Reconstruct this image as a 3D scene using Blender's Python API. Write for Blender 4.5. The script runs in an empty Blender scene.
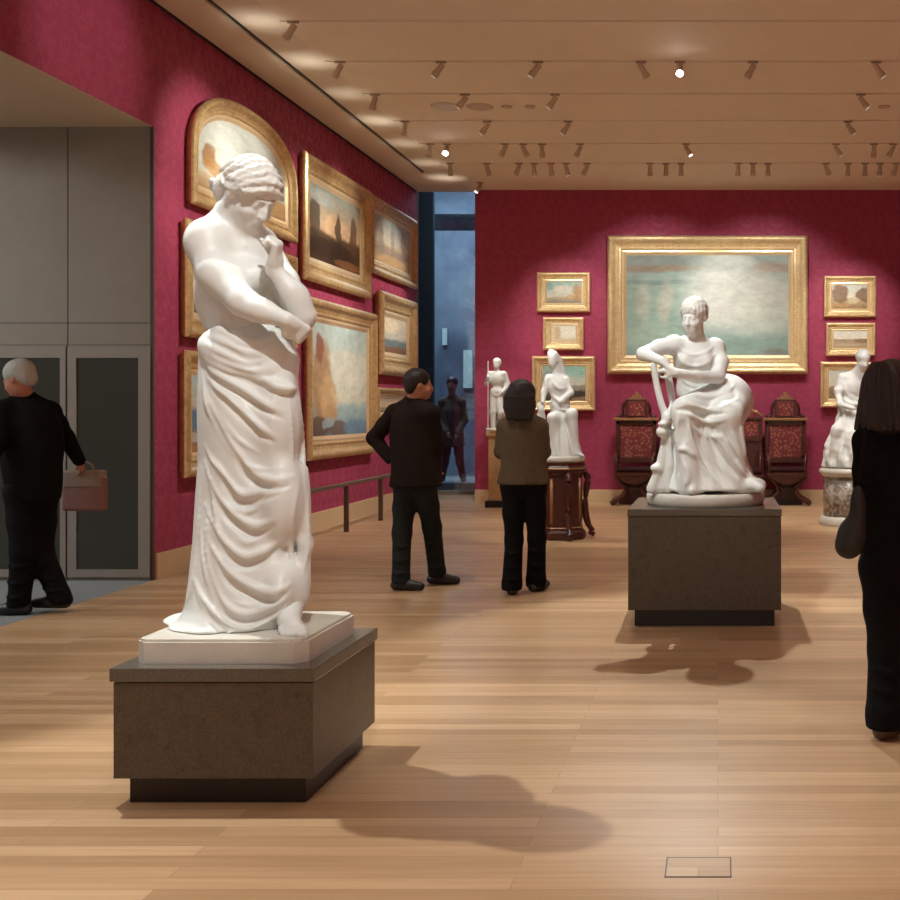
import bpy, bmesh, math, random
import numpy as np
from mathutils import Vector, Matrix
random.seed(7); RNG = np.random.RandomState(11)
S = bpy.context.scene; C = S.collection; PI = math.pi

# ---------------------------------------------------------------- camera, world, light
FPX, VX, VY, CAM_H = 1100.0, 718.0, 409.0, 1.45
cd = bpy.data.cameras.new('camera'); cam = bpy.data.objects.new('camera', cd); C.objects.link(cam)
cam.location = (0, 0, CAM_H); cam.rotation_euler = (PI/2, 0, 0)
cd.sensor_width = 36; cd.lens = 36*FPX/900.0
cd.shift_x = (450-VX)/900.0; cd.shift_y = (VY-450)/900.0
cd.clip_start = 0.05; cd.clip_end = 200
S.camera = cam
S.view_settings.view_transform = 'Standard'; S.view_settings.look = 'None'
S.view_settings.gamma = 1; S.view_settings.use_curve_mapping = False
S.view_settings.exposure = 0.5
w = bpy.data.worlds.new('world'); S.world = w; w.use_nodes = True
w.node_tree.nodes['Background'].inputs[0].default_value = (0.5, 0.6, 0.8, 1)
w.node_tree.nodes['Background'].inputs[1].default_value = 0.02

XL, XR, YB, YF, CZ = -4.78, 4.45, 17.2, -4.0, 4.874   # side walls, back wall, rear wall, ceiling
def at(px, py, D):
    return Vector(((px-VX)*D/FPX, D, CAM_H+(VY-py)*D/FPX))
def spot(loc, target, watts, deg=40, blend=0.5, col=(1, .96, .88), rad=.04):
    l = bpy.data.lights.new('track_spot', 'SPOT'); l.energy = watts; l.spot_size = math.radians(deg)
    l.spot_blend = blend; l.color = col; l.shadow_soft_size = rad
    o = bpy.data.objects.new('track_spot', l); C.objects.link(o); o.location = loc
    o.rotation_euler = (Vector(target)-Vector(loc)).to_track_quat('-Z', 'Y').to_euler()
    return o
def area(name, loc, rot, sx, sy, watts, col):
    l = bpy.data.lights.new(name, 'AREA'); l.shape = 'RECTANGLE'; l.size = sx; l.size_y = sy; l.energy = watts; l.color = col
    o = bpy.data.objects.new(name, l); C.objects.link(o); o.location = loc; o.rotation_euler = rot
    return o
TRACK_Y = [9.71+1.12*i for i in range(-12, 6)]
LZ = CZ-.17
# hero lights on the front statue
HC = (.97, 1, .97)
spot((-3.1, 4.98, LZ), (-1.65, 4.15, 1.0), 470, 50, .35, HC, rad=.022)
spot((-.7, 2.0, LZ), (-1.82, 4.4, 1.55), 330, 26, .6, HC, rad=.03)
spot((-2.6, 1.9, LZ), (-1.8, 4.4, 1.5), 14, 30, .6, HC, rad=.04)
spot((0.3, 5.2, LZ), (-1.8, 4.4, 1.4), 45, 34, .5, HC, rad=.04)
# seated statue
spot((-.375, 9.9, LZ), (-.1, 7.4, 1.0), 560, 44, .35, HC, rad=.02)
spot((-1.2, 5.5, LZ), (-.15, 7.75, 1.6), 370, 24, .5, HC, rad=.03)
spot((-.6, 5.2, LZ), (-.1, 7.8, 1.6), 70, 34, .5, HC, rad=.035)
# marble figures in the background
spot((-2.6, 14.2, LZ), (-3.35, 16.5, 1.7), 180, 26, .5, HC)
spot((-1.3, 9.7, LZ), (-1.75, 12.1, 1.5), 250, 28, .5, HC)
spot((-2.9, 10.8, LZ), (-1.75, 12.1, 1.4), 120, 30, .5)
spot((1.0, 11.0, LZ), (1.55, 13.3, 1.5), 260, 30, .5, HC)
spot((2.6, 11.9, LZ), (1.55, 13.3, 1.3), 130, 30, .5)
# back wall pictures
spot((-1.1, 14.7, LZ), (-.95, YB, 2.6), 125, 74, .6, HC)
spot((.8, 14.7, LZ), (.65, YB, 2.6), 125, 74, .6, HC)
spot((-2.5, 14.18, LZ), (-2.37, YB, 2.9), 240, 34, .8)
spot((2.1, 14.18, LZ), (2.05, YB, 2.8), 220, 34, .8)
spot((-3.2, 15.3, LZ), (-3.0, YB, 1.7), 60, 50, .9)
spot((0, 14.18, LZ), (0, YB, .9), 120, 66, .9)
# left wall pictures
for y, tz, W in ((9.2, 2.2, 150), (10.0, 3.6, 170), (10.9, 3.6, 190), (11.3, 1.6, 130), (12.5, 3.5, 150), (13.6, 3.6, 150), (13.2, 1.9, 190), (14.2, 1.8, 170), (15.8, 3.2, 190), (16.2, 1.9, 120), (8.2, 4.2, 60)):
    spot((-2.35, y, LZ), (XL, y+.15, tz), W, 44, .8)
for y in (9.4, 10.9, 12.4, 13.9, 15.4): spot((-2.35, y, LZ), (XL+.05, y+.3, .7), 75, 50, .9)
spot((-9.0, 7.4, 3.7), (-6.9, 9.3, 1.3), 120, 84, .25, (.95, .95, .85))  # unseen spot added in the passage to light its panelled end wall
# general floor pools
for x, y, W in ((-2.6, 7.4, 150), (-.9, 9.0, 120), (1.6, 9.2, 120), (-2.6, 12.6, 230), (.6, 12.2, 170), (2.6, 14.3, 150), (-.9, 15.2, 200), (1.6, 15.4, 180), (2.2, 5.8, 90), (1.2, 3.6, 60),
                (-1.2, 1.9, 50), (-3.9, 2.6, 90), (-4.1, 5.9, 120), (2.9, 2.2, 60), (0, .4, 70), (-3, -.4, 120), (-3.4, 15.9, 120)):
    spot((x, y, LZ), (x+.25, y+.3, 0), W, 68, .7, rad=.05)
# unseen spots added behind and right of view; floor bounce fills the ceiling
for x in (-3, -.5, 2, 3.8):
    for y in (-2.8, -1.0, .8): spot((x, y, LZ), (x, y+.2, 0), 175, 75, .7, rad=.05)
for x, y in ((3.6, 4.4), (3.6, 7.0), (3.6, 9.6), (3.6, 12.3)): spot((x, y, LZ), (x-.1, y, 0), 190, 72, .7, rad=.05)
# cool fill areas added in the hall beyond the glass and the left passage
area('hall_fill', (-5.6, 21.0, 6.6), (0, 0, 0), 5, 4.0, 420, (.80, .90, 1))
spot((-5.2, 19.0, 6.5), (-4.65, 19.25, 1.4), 260, 30, .6, (.9, .95, 1))  # extra spot added to brighten the visitor
area('passage_fill', (-8.0, 5.0, 3.75), (0, 0, 0), 1.5, 3.0, 110, (.85, .92, 1))
# unseen fill area added behind the viewer
area('rear_fill', (1.0, YF+.1, 2.4), (PI/2, 0, 0), 7, 3.6, 45, (1, .93, .86))

# ---------------------------------------------------------------- materials
def newmat(name):
    m = bpy.data.materials.new(name); m.use_nodes = True
    nt = m.node_tree; b = nt.nodes['Principled BSDF']
    return m, nt, b
def N(nt, t, **kw):
    n = nt.nodes.new(t)
    for k, v in kw.items(): setattr(n, k, v)
    return n
def mix(nt, fac, a, b, mode='MIX'):
    n = N(nt, 'ShaderNodeMix', data_type='RGBA', blend_type=mode)
    for i, v in ((0, fac), (6, a), (7, b)):
        if isinstance(v, (int, float)): n.inputs[i].default_value = v
        elif isinstance(v, (tuple, list)): n.inputs[i].default_value = (*v[:3], 1)
        else: nt.links.new(v, n.inputs[i])
    return n.outputs[2]
def mathn(nt, op, a, b=0.0, c=0.0):
    n = N(nt, 'ShaderNodeMath', operation=op)
    for i, v in enumerate((a, b, c)):
        if isinstance(v, (int, float)): n.inputs[i].default_value = v
        else: nt.links.new(v, n.inputs[i])
    return n.outputs[0]
def ramp(nt, fac, stops, interp='LINEAR'):
    n = N(nt, 'ShaderNodeValToRGB'); n.color_ramp.interpolation = interp
    e = n.color_ramp.elements
    while len(e) < len(stops): e.new(.5)
    for el, (p, c) in zip(e, stops): el.position = p; el.color = (*c[:3], 1)
    nt.links.new(fac, n.inputs[0]); return n.outputs[0]
def noise(nt, scale, detail=4, rough=.5, vec=None, dist=0.0):
    n = N(nt, 'ShaderNodeTexNoise'); n.inputs['Scale'].default_value = scale
    n.inputs['Detail'].default_value = detail; n.inputs['Roughness'].default_value = rough; n.inputs['Distortion'].default_value = dist
    if vec is not None: nt.links.new(vec, n.inputs['Vector'])
    return n
def objvec(nt, scale=(1, 1, 1), loc=(0, 0, 0), rot=(0, 0, 0), kind='Object'):
    t = N(nt, 'ShaderNodeTexCoord'); m = N(nt, 'ShaderNodeMapping')
    m.inputs['Scale'].default_value = scale; m.inputs['Location'].default_value = loc; m.inputs['Rotation'].default_value = rot
    nt.links.new(t.outputs[kind], m.inputs[0]); return m.outputs[0]
def bump(nt, b, h, strength=.3, dist=.01):
    n = N(nt, 'ShaderNodeBump'); n.inputs['Strength'].default_value = strength; n.inputs['Distance'].default_value = dist
    nt.links.new(h, n.inputs['Height']); nt.links.new(n.outputs[0], b.inputs['Normal'])
def plain(name, col, rough=.6, metal=0.0, var=.12, scale=12, spec=.5, bmp=0.0):
    m, nt, b = newmat(name); v = objvec(nt)
    nz = noise(nt, scale, 5, .6, v)
    c = ramp(nt, nz.outputs[0], [(.25, tuple(x*(1-var) for x in col)), (.75, tuple(min(1, x*(1+var)) for x in col))])
    nt.links.new(c, b.inputs['Base Color']); b.inputs['Roughness'].default_value = rough; b.inputs['Metallic'].default_value = metal
    b.inputs['Specular IOR Level'].default_value = spec
    if bmp: bump(nt, b, nz.outputs[0], bmp, .01)
    return m
M = {}
M['marble'] = plain('white_marble', (.71, .72, .69), .42, 0, .04, 5, .4, .06)
M['marble_hair'] = plain('carved_marble_hair', (.68, .67, .63), .5, 0, .10, 30, .4, .5)
M['marble_base'] = plain('aged_white_marble', (.585, .555, .485), .45, 0, .08, 9, .4, .1)
M['wood_dark'] = plain('dark_mahogany', (.065, .016, .010), .32, 0, .35, 18, .5, .1)
M['wood_edge'] = plain('gilded_mahogany_edge', (.30, .15, .06), .35, .2, .3, 25, .5, .2)
M['post_wood'] = plain('dark_brown_post', (.10, .055, .035), .45)
M['rail_metal'] = plain('brown_rail', (.16, .12, .085), .4, .3)
M['column_wood'] = plain('tan_column', (.55, .36, .18), .45, 0, .1)
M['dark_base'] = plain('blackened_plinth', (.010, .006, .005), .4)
M['black'] = plain('black_cloth', (.004, .0035, .0035), .85, 0, .2, 40, .15)
M['black_knit'] = plain('black_knit', (.006, .005, .005), .9, 0, .2, 60, .1)
M['jacket'] = plain('dark_brown_wool', (.016, .009, .007), .85, 0, .2, 40, .15)
M['jeans'] = plain('dark_washed_denim', (.018, .021, .021), .85, 0, .3, 60, .15)
M['tweed'] = plain('olive_brown_tweed', (.105, .075, .046), .9, 0, .3, 90, .15)
M['olive'] = plain('olive_coat', (.12, .105, .07), .9, 0, .2, 40, .15)
M['hair_dark'] = plain('dark_brown_hair', (.014, .007, .005), .5, 0, .3, 50, .4, .6)
M['hair_brown'] = plain('chestnut_hair', (.017, .007, .005), .45, 0, .3, 40, .4, .6)
M['hair_grey'] = plain('silver_hair', (.42, .42, .37), .6, 0, .15, 50, .3, .5)
M['skin'] = plain('skin', (.46, .20, .13), .55, 0, .06, 20, .35)
M['shirt'] = plain('pale_shirt', (.5, .5, .46), .8)
M['shoe'] = plain('black_leather', (.010, .008, .007), .4)
M['shoe_brown'] = plain('brown_leather', (.07, .04, .022), .45)
M['bag'] = plain('terracotta_bag', (.22, .10, .08), .7)
M['bag_flap'] = plain('tan_flap', (.26, .18, .13), .7)
M['lamp_body'] = plain('tan_enamel', (.56, .43, .31), .5, 0, .03)
M['track'] = plain('brown_track', (.34, .25, .17), .5)
M['slot'] = plain('black_slot', (.01, .01, .012), .6)
M['vent'] = plain('vent_brown', (.22, .14, .09), .6)
m, nt, b = newmat('lamp_glow'); b.inputs['Emission Color'].default_value = (1, .96, .88, 1); b.inputs['Emission Strength'].default_value = 1.6; b.inputs['Base Color'].default_value = (.8, .8, .8, 1); M['lens'] = m
m, nt, b = newmat('lamp_glare'); b.inputs['Emission Color'].default_value = (1, .97, .92, 1); b.inputs['Emission Strength'].default_value = 60; M['glare'] = m

# granite
m, nt, b = newmat('grey_brown_granite'); v = objvec(nt)
n1 = noise(nt, 14, 6, .7, v); n2 = noise(nt, 150, 2, .6, v)
c1 = ramp(nt, n1.outputs[0], [(.3, (.066, .050, .033)), (.52, (.100, .079, .054)), (.72, (.078, .066, .050))])
c2 = ramp(nt, n2.outputs[0], [(.35, (.55, .55, .55)), (.6, (1.15, 1.12, 1.08))])
nt.links.new(mix(nt, .7, c1, c2, 'MULTIPLY'), b.inputs['Base Color']); b.inputs['Roughness'].default_value = .38; M['granite'] = m
m, nt, b = newmat('polished_granite_cap'); v = objvec(nt); n2 = noise(nt, 120, 2, .6, v)
nt.links.new(ramp(nt, n2.outputs[0], [(.35, (.095, .085, .065)), (.65, (.135, .12, .095))]), b.inputs['Base Color']); b.inputs['Roughness'].default_value = .16; M['granite_cap'] = m
# variegated marble
m, nt, b = newmat('variegated_marble'); v = objvec(nt); n1 = noise(nt, 9, 6, .7, v, 1.5)
nt.links.new(ramp(nt, n1.outputs[0], [(.35, (.10, .085, .07)), (.5, (.28, .24, .20)), (.56, (.50, .44, .38)), (.7, (.2, .18, .15))]), b.inputs['Base Color']); b.inputs['Roughness'].default_value = .25; M['varieg'] = m

# damask wall covering
def damask(name, ori):
    m, nt, b = newmat(name)
    t = N(nt, 'ShaderNodeTexCoord'); sep = N(nt, 'ShaderNodeSeparateXYZ'); nt.links.new(t.outputs['Object'], sep.inputs[0])
    u = sep.outputs[0] if ori == 'x' else sep.outputs[1]; z = sep.outputs[2]
    # half-drop ogee repeat, mirrored so that each motif is symmetric
    P, Q = .46, .70
    row = mathn(nt, 'FLOOR', mathn(nt, 'DIVIDE', z, Q/1.0))
    uo = mathn(nt, 'ADD', mathn(nt, 'DIVIDE', u, P), mathn(nt, 'MULTIPLY', row, .5))
    uu = mathn(nt, 'ABSOLUTE', mathn(nt, 'SUBTRACT', mathn(nt, 'FRACT', uo), .5))
    zz = mathn(nt, 'FRACT', mathn(nt, 'DIVIDE', z, Q))
    cmb = N(nt, 'ShaderNodeCombineXYZ'); nt.links.new(uu, cmb.inputs[0]); nt.links.new(mathn(nt, 'MULTIPLY', zz, 1.5), cmb.inputs[1])
    nz = noise(nt, 5.5, 3, .55, cmb.outputs[0], .8)
    fac = ramp(nt, nz.outputs[0], [(.47, (0, 0, 0)), (.53, (1, 1, 1))])
    big = noise(nt, .9, 2, .5, t.outputs['Object'])
    c = mix(nt, fac, (.338, .046, .098), (.375, .053, .112))
    c = mix(nt, mathn(nt, 'MULTIPLY', big.outputs[0], .25), c, (.34, .047, .088))
    nt.links.new(c, b.inputs['Base Color'])
    nt.links.new(mathn(nt, 'MULTIPLY_ADD', fac, -.25, .75), b.inputs['Roughness']); b.inputs['Specular IOR Level'].default_value = .25
    return m
M['damask_y'] = damask('crimson_damask_side', 'y'); M['damask_x'] = damask('crimson_damask_end', 'x')

# maple boards running across the room (along x)
m, nt, b = newmat('maple_boards'); v = objvec(nt)
br = N(nt, 'ShaderNodeTexBrick'); nt.links.new(v, br.inputs[0])
br.offset = .37; br.inputs['Scale'].default_value = 1; br.inputs['Mortar Size'].default_value = .0012; br.inputs['Mortar Smooth'].default_value = .3
br.inputs['Brick Width'].default_value = 1.7; br.inputs['Row Height'].default_value = .083
br.inputs['Color1'].default_value = (.0, .0, .0, 1); br.inputs['Color2'].default_value = (1, 1, 1, 1); br.inputs['Mortar'].default_value = (.4, .4, .4, 1); br.inputs['Bias'].default_value = 0
tone = ramp(nt, br.outputs[0], [(0, (.385, .235, .122)), (.5, (.470, .297, .163)), (1, (.550, .362, .210))])
g = noise(nt, 1, 5, .6, objvec(nt, (1.6, 42, 1)), .4)
gr = ramp(nt, g.outputs[0], [(.3, (.86, .84, .80)), (.7, (1.06, 1.06, 1.06))])
c = mix(nt, 1.0, tone, gr, 'MULTIPLY')
c = mix(nt, br.outputs['Fac'], c, (.26, .15, .075))
nt.links.new(c, b.inputs['Base Color'])
rr = noise(nt, 3, 3, .5, v)
nt.links.new(mathn(nt, 'MULTIPLY_ADD', rr.outputs[0], .14, .26), b.inputs['Roughness']); b.inputs['Specular IOR Level'].default_value = .45
bump(nt, b, mathn(nt, 'SUBTRACT', g.outputs[0], br.outputs['Fac']), .05, .003); M['floor'] = m
M['maple_trim'] = plain('maple_trim', (.68, .49, .29), .4, 0, .06, 8)
M['ceiling'] = plain('tan_ceiling_board', (.79, .68, .54), .75, 0, .03, 3)
M['ceiling_soffit'] = plain('pale_plaster', (.70, .60, .47), .75, 0, .02, 3)
M['gap'] = plain('ceiling_gap', (.03, .018, .01), .8)
M['taupe'] = plain('taupe_panel', (.27, .235, .19), .6, 0, .05, 5)
M['taupe_seam'] = plain('panel_seam', (.07, .055, .045), .7)
M['stile'] = plain('door_stile', (.28, .24, .20), .5, 0, .04, 6)
M['carpet'] = plain('blue_grey_carpet', (.20, .215, .22), .95, 0, .15, 90)
M['soffit'] = plain('passage_soffit', (.62, .49, .35), .75, 0, .03, 3)
M['neutral'] = plain('room_paint', (.50, .42, .33), .8, 0, .03, 3)
m, nt, b = newmat('smoked_door_glass'); b.inputs['Base Color'].default_value = (.045, .045, .034, 1); b.inputs['Roughness'].default_value = .22; M['door_glass'] = m
# blue hall seen through glass
m, nt, b = newmat('slate_blue_wall'); v = objvec(nt); n1 = noise(nt, .8, 4, .6, v)
nt.links.new(ramp(nt, n1.outputs[0], [(.35, (.070, .098, .130)), (.5, (.13, .175, .22)), (.68, (.22, .27, .30))]), b.inputs['Base Color']); b.inputs['Roughness'].default_value = .6; M['blue_wall'] = m
m = bpy.data.materials.new('blue_tinted_glass'); m.use_nodes = True; nt = m.node_tree; nt.nodes.clear()
o_ = N(nt, 'ShaderNodeOutputMaterial'); tr = N(nt, 'ShaderNodeBsdfTransparent'); tr.inputs[0].default_value = (.72, .80, .88, 1)
gl = N(nt, 'ShaderNodeBsdfGlossy'); gl.inputs['Roughness'].default_value = .03; gl.inputs[0].default_value = (.9, .95, 1, 1)
ms = N(nt, 'ShaderNodeMixShader'); ms.inputs[0].default_value = .10
nt.links.new(tr.outputs[0], ms.inputs[1]); nt.links.new(gl.outputs[0], ms.inputs[2]); nt.links.new(ms.outputs[0], o_.inputs[0]); M['glass'] = m
# gilding
def gilt(name, a, bcol, rough=.38, metal=.55, orn=60):
    m, nt, b = newmat(name); v = objvec(nt)
    n1 = noise(nt, 9, 5, .65, v); n2 = N(nt, 'ShaderNodeTexVoronoi'); n2.inputs['Scale'].default_value = orn; nt.links.new(v, n2.inputs['Vector'])
    c = ramp(nt, n1.outputs[0], [(.3, a), (.7, bcol)])
    c = mix(nt, ramp(nt, n2.outputs['Distance'], [(.45, (0, 0, 0)), (.8, (.28, .28, .28))]), c, tuple(x*.55 for x in a))
    nt.links.new(c, b.inputs['Base Color']); b.inputs['Roughness'].default_value = rough; b.inputs['Metallic'].default_value = metal
    bump(nt, b, n2.outputs['Distance'], -.28, .010); return m
M['gilt_side'] = gilt('carved_gilt', (.55, .37, .15), (.82, .60, .30), .36, .5, 26)
M['gilt'] = gilt('pale_gilt', (.72, .51, .25), (.90, .70, .40), .4, .4, 38)
M['gilt_liner'] = plain('gilt_liner', (.84, .66, .39), .35, .45, .06, 20)
M['uphol'] = damask('crimson_brocade', 'x'); 
m, nt, b = newmat('figured_crimson_fabric'); v = objvec(nt); n2 = N(nt, 'ShaderNodeTexVoronoi'); n2.inputs['Scale'].default_value = 22; nt.links.new(v, n2.inputs['Vector'])
nt.links.new(ramp(nt, n2.outputs['Distance'], [(.25, (.30, .10, .055)), (.5, (.15, .016, .018))]), b.inputs['Base Color']); b.inputs['Roughness'].default_value = .7; M['fabric'] = m

def painting_mat(name, W, H, sky, ground, horizon, blobs, warp=.12, seed=0, soft=.035, z0=0.0):
    """sky/ground: colours top->horizon->bottom; blobs: (u, v, ru, rv, colour, amount)"""
    m, nt, b = newmat(name)
    base = objvec(nt, (1/W, 1, 1/H), (.5, 0, -z0/H))          # u 0..1 across, v 0..1 up
    nz = noise(nt, 3.6, 7, .62, objvec(nt, (1/W, 1, 1/H*.8), (seed*3.1, 0, seed)))
    ctr = N(nt, 'ShaderNodeVectorMath', operation='SUBTRACT'); nt.links.new(nz.outputs['Color'], ctr.inputs[0]); ctr.inputs[1].default_value = (.5, .5, .5)
    sc = N(nt, 'ShaderNodeVectorMath', operation='SCALE'); nt.links.new(ctr.outputs[0], sc.inputs[0]); sc.inputs['Scale'].default_value = warp*2
    ad = N(nt, 'ShaderNodeVectorMath', operation='ADD'); nt.links.new(base, ad.inputs[0]); nt.links.new(sc.outputs[0], ad.inputs[1])
    sep = N(nt, 'ShaderNodeSeparateXYZ'); nt.links.new(ad.outputs[0], sep.inputs[0])
    c = ramp(nt, sep.outputs[2], [(0, ground[1]), (horizon-.03, ground[0]), (horizon+.03, sky[1]), (1, sky[0])])
    for (u, v_, ru, rv, col, amt) in blobs:
        du = mathn(nt, 'DIVIDE', mathn(nt, 'SUBTRACT', sep.outputs[0], u), ru); dv = mathn(nt, 'DIVIDE', mathn(nt, 'SUBTRACT', sep.outputs[2], v_), rv)
        r = mathn(nt, 'SQRT', mathn(nt, 'ADD', mathn(nt, 'MULTIPLY', du, du), mathn(nt, 'MULTIPLY', dv, dv)))
        f = N(nt, 'ShaderNodeMapRange'); f.interpolation_type = 'SMOOTHSTEP'; nt.links.new(r, f.inputs[0])
        f.inputs[1].default_value = 1+soft*4; f.inputs[2].default_value = max(.3, 1-soft*6); f.inputs[3].default_value = 0; f.inputs[4].default_value = amt
        c = mix(nt, f.outputs[0], c, col)
    fine = noise(nt, 9, 9, .75, objvec(nt, (1/W, 1, 1.3/H), (seed, 0, 0)))
    c = mix(nt, .6, c, ramp(nt, fine.outputs[0], [(.3, (.60, .58, .55)), (.65, (1.25, 1.24, 1.2))]), 'MULTIPLY')
    nt.links.new(c, b.inputs['Base Color']); b.inputs['Roughness'].default_value = .45; b.inputs['Specular IOR Level'].default_value = .3
    bump(nt, b, fine.outputs[0], .15, .004)
    return m

# ---------------------------------------------------------------- mesh helpers
def link(name, me, mat, parent=None, smooth=False):
    o = bpy.data.objects.new(name, me); C.objects.link(o)
    if mat: me.materials.append(mat)
    if parent: o.parent = parent
    if smooth: me.polygons.foreach_set('use_smooth', [True]*len(me.polygons))
    return o
def obj(name, bm, mat, parent=None, smooth=False):
    bmesh.ops.recalc_face_normals(bm, faces=bm.faces[:])
    me = bpy.data.meshes.new(name); bm.to_mesh(me); bm.free(); return link(name, me, mat, parent, smooth)
def empty(name, loc=(0, 0, 0), rotz=0):
    o = bpy.data.objects.new(name, None); C.objects.link(o); o.location = loc; o.rotation_euler = (0, 0, rotz); o.empty_display_size = .1; return o
def tag(o, label, cat, group=None):
    o['label'] = label; o['category'] = cat
    if group: o['group'] = group
    return o
def thing(name, label, cat, loc=(0, 0, 0), rotz=0, group=None): return tag(empty(name, loc, rotz), label, cat, group)
def struct(o): o['kind'] = 'structure'; return o
def box(bm, x0, x1, y0, y1, z0, z1, bev=0.0, seg=2):
    vs = [bm.verts.new((x, y, z)) for x in (x0, x1) for y in (y0, y1) for z in (z0, z1)]
    fs = [bm.faces.new([vs[i] for i in f]) for f in ((0, 1, 3, 2), (4, 6, 7, 5), (0, 4, 5, 1), (2, 3, 7, 6), (0, 2, 6, 4), (1, 5, 7, 3))]
    if bev > 0:
        es = list({e for f in fs for e in f.edges}); bmesh.ops.bevel(bm, geom=es, offset=bev, segments=seg, affect='EDGES', profile=.6)
def bx(*a, **k): bm = bmesh.new(); box(bm, *a, **k); return bm
def lathe(bm, prof, n=32, c=(0, 0, 0), sx=1, sy=1, rot=0.0):
    rings = []
    for r, z in prof:
        rings.append([bm.verts.new((c[0]+r*sx*math.cos(2*PI*i/n+rot), c[1]+r*sy*math.sin(2*PI*i/n+rot), c[2]+z)) for i in range(n)])
    for a, b_ in zip(rings, rings[1:]):
        for i in range(n): bm.faces.new((a[i], a[(i+1) % n], b_[(i+1) % n], b_[i]))
    bm.faces.new(rings[0][::-1]); bm.faces.new(rings[-1])
def tube(bm, pts, r, n=10, caps=True):
    pts = [Vector(p) for p in pts]; rs = r if isinstance(r, (list, tuple)) else [r]*len(pts); rings = []
    up = Vector((0, 0, 1))
    for i, p in enumerate(pts):
        t = (pts[min(i+1, len(pts)-1)]-pts[max(i-1, 0)]).normalized()
        a = t.cross(up);
        if a.length < .05: a = t.cross(Vector((0, 1, 0)))
        a.normalize(); b_ = t.cross(a).normalized()
        rings.append([bm.verts.new(p+a*rs[i]*math.cos(2*PI*k/n)+b_*rs[i]*math.sin(2*PI*k/n)) for k in range(n)])
    for a, b_ in zip(rings, rings[1:]):
        for k in range(n): bm.faces.new((a[k], a[(k+1) % n], b_[(k+1) % n], b_[k]))
    if caps: bm.faces.new(rings[0][::-1]); bm.faces.new(rings[-1])
def prism(bm, poly, y0, y1):
    a = [bm.verts.new((x, y0, z)) for x, z in poly]; b_ = [bm.verts.new((x, y1, z)) for x, z in poly]
    n = len(poly); bm.faces.new(a); bm.faces.new(b_[::-1])
    for i in range(n): bm.faces.new((a[i], b_[i], b_[(i+1) % n], a[(i+1) % n]))
def bez(pts, n=8):
    """Catmull-Rom through points"""
    P = [np.array(p, float) for p in pts]; P = [2*P[0]-P[1]]+P+[2*P[-1]-P[-2]]; out = []
    for i in range(1, len(P)-2):
        for t in np.linspace(0, 1, n, endpoint=False):
            a, b_, c, d = P[i-1:i+3]
            out.append(.5*((2*b_)+(-a+c)*t+(2*a-5*b_+4*c-d)*t*t+(-a+3*b_-3*c+d)*t**3))
    out.append(P[-2]); return out

# ---------------------------------------------------------------- room shell
struct(obj('floor', bx(XL, XR, YF, 18.75, -.1, 0), M['floor']))
JY, JZ = 9.31, 3.84          # left wall opening: far jamb and head height
PY0 = 1.5                    # near jamb, outside the picture
bm = bmesh.new()
box(bm, XL-.25, XL, JY, 17.45, 0, 5.6); box(bm, XL-.25, XL, YF, PY0, 0, 5.6); box(bm, XL-.25, XL, PY0, JY, JZ, 5.6)
struct(obj('wall_left', bm, M['damask_y']))
struct(obj('wall_back', bx(at(475, 0, YB).x, XR+.2, YB, 18.7, 0, 5.6), M['damask_x']))
struct(obj('wall_right', bx(XR, XR+.2, YF, 18.7, 0, 5.6), M['damask_y']))
struct(obj('wall_rear', bx(XL-.2, XR+.2, YF-.2, YF, 0, 5.6), M['neutral']))
# ceiling: boards with real joints between them, pale soffit strip along the left wall
YE = 17.35
bm = bmesh.new()
xs = -3.87
for i, y in enumerate([YF]+TRACK_Y+[YE]):
    nxt = (TRACK_Y+[YE])[i] if i < len(TRACK_Y)+1 else None
    if nxt is None: break
    box(bm, xs, XR, y+(.012 if i else 0), nxt-.016, CZ, CZ+.05)
struct(obj('ceiling', bm, M['ceiling']))
bm = bmesh.new(); box(bm, xs, XR, YF, YE, CZ+.03, CZ+.08); o = struct(obj('ceiling', bm, M['gap']))
bm = bmesh.new(); box(bm, XL+.05, -4.300, YF, YE, CZ-.0, CZ+.06); box(bm, -4.240, xs, YF, YE, CZ, CZ+.06); box(bm, -4.300, -4.240, 16.0, YE, CZ, CZ+.06)
struct(obj('ceiling', bm, M['ceiling_soffit']))
bm = bmesh.new(); box(bm, -4.31, -4.23, YF, 16.0, CZ+.02, CZ+.05); struct(obj('trim_1', bm, M['slot']))
bm = bmesh.new(); box(bm, XL, XL+.035, YF, YE, CZ+.005, CZ+.05); struct(obj('trim_2', bm, M['slot']))
# baseboards
struct(obj('baseboard_left', bx(XL, XL+.02, JY+.03, 17.45, 0, .22), M['maple_trim']))
struct(obj('baseboard_back', bx(at(475, 0, YB).x, XR, YB-.02, YB, 0, .19), M['maple_trim']))
# passage on the left
struct(obj('floor', bx(-11, XL, PY0-.5, JY, -.1, .001), M['carpet']))
struct(obj('ceiling', bx(-11, XL-.002, PY0-.3, JY+.3, JZ-.003, JZ+.12), M['soffit']))
PX = lambda px: at(px, 0, JY).x
pz = lambda py: at(0, py, JY).z
struct(obj('wall_passage', bx(-11, XL-.001, JY-.003, JY+.25, 0, JZ), M['taupe']))
bm = bmesh.new()
box(bm, PX(68)-.004, PX(68)+.004, JY-.005, JY, 0, JZ-.01); box(bm, -11, PX(152), JY-.005, JY, pz(323)-.003, pz(323)+.003); box(bm, -11, PX(152), JY-.005, JY, pz(345)-.002, pz(345)+.002)
box(bm, PX(-75)-.004, PX(-75)+.004, JY-.005, JY, 0, JZ-.01)
struct(obj('trim_3', bm, M['taupe_seam']))
struct(obj('wall_passage', bx(-11.2, -11, PY0-.5, JY+.25, 0, JZ), M['neutral']))
struct(obj('wall_passage', bx(-11.2, XL-.25, PY0-.7, PY0-.5, 0, JZ), M['neutral']))
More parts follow.
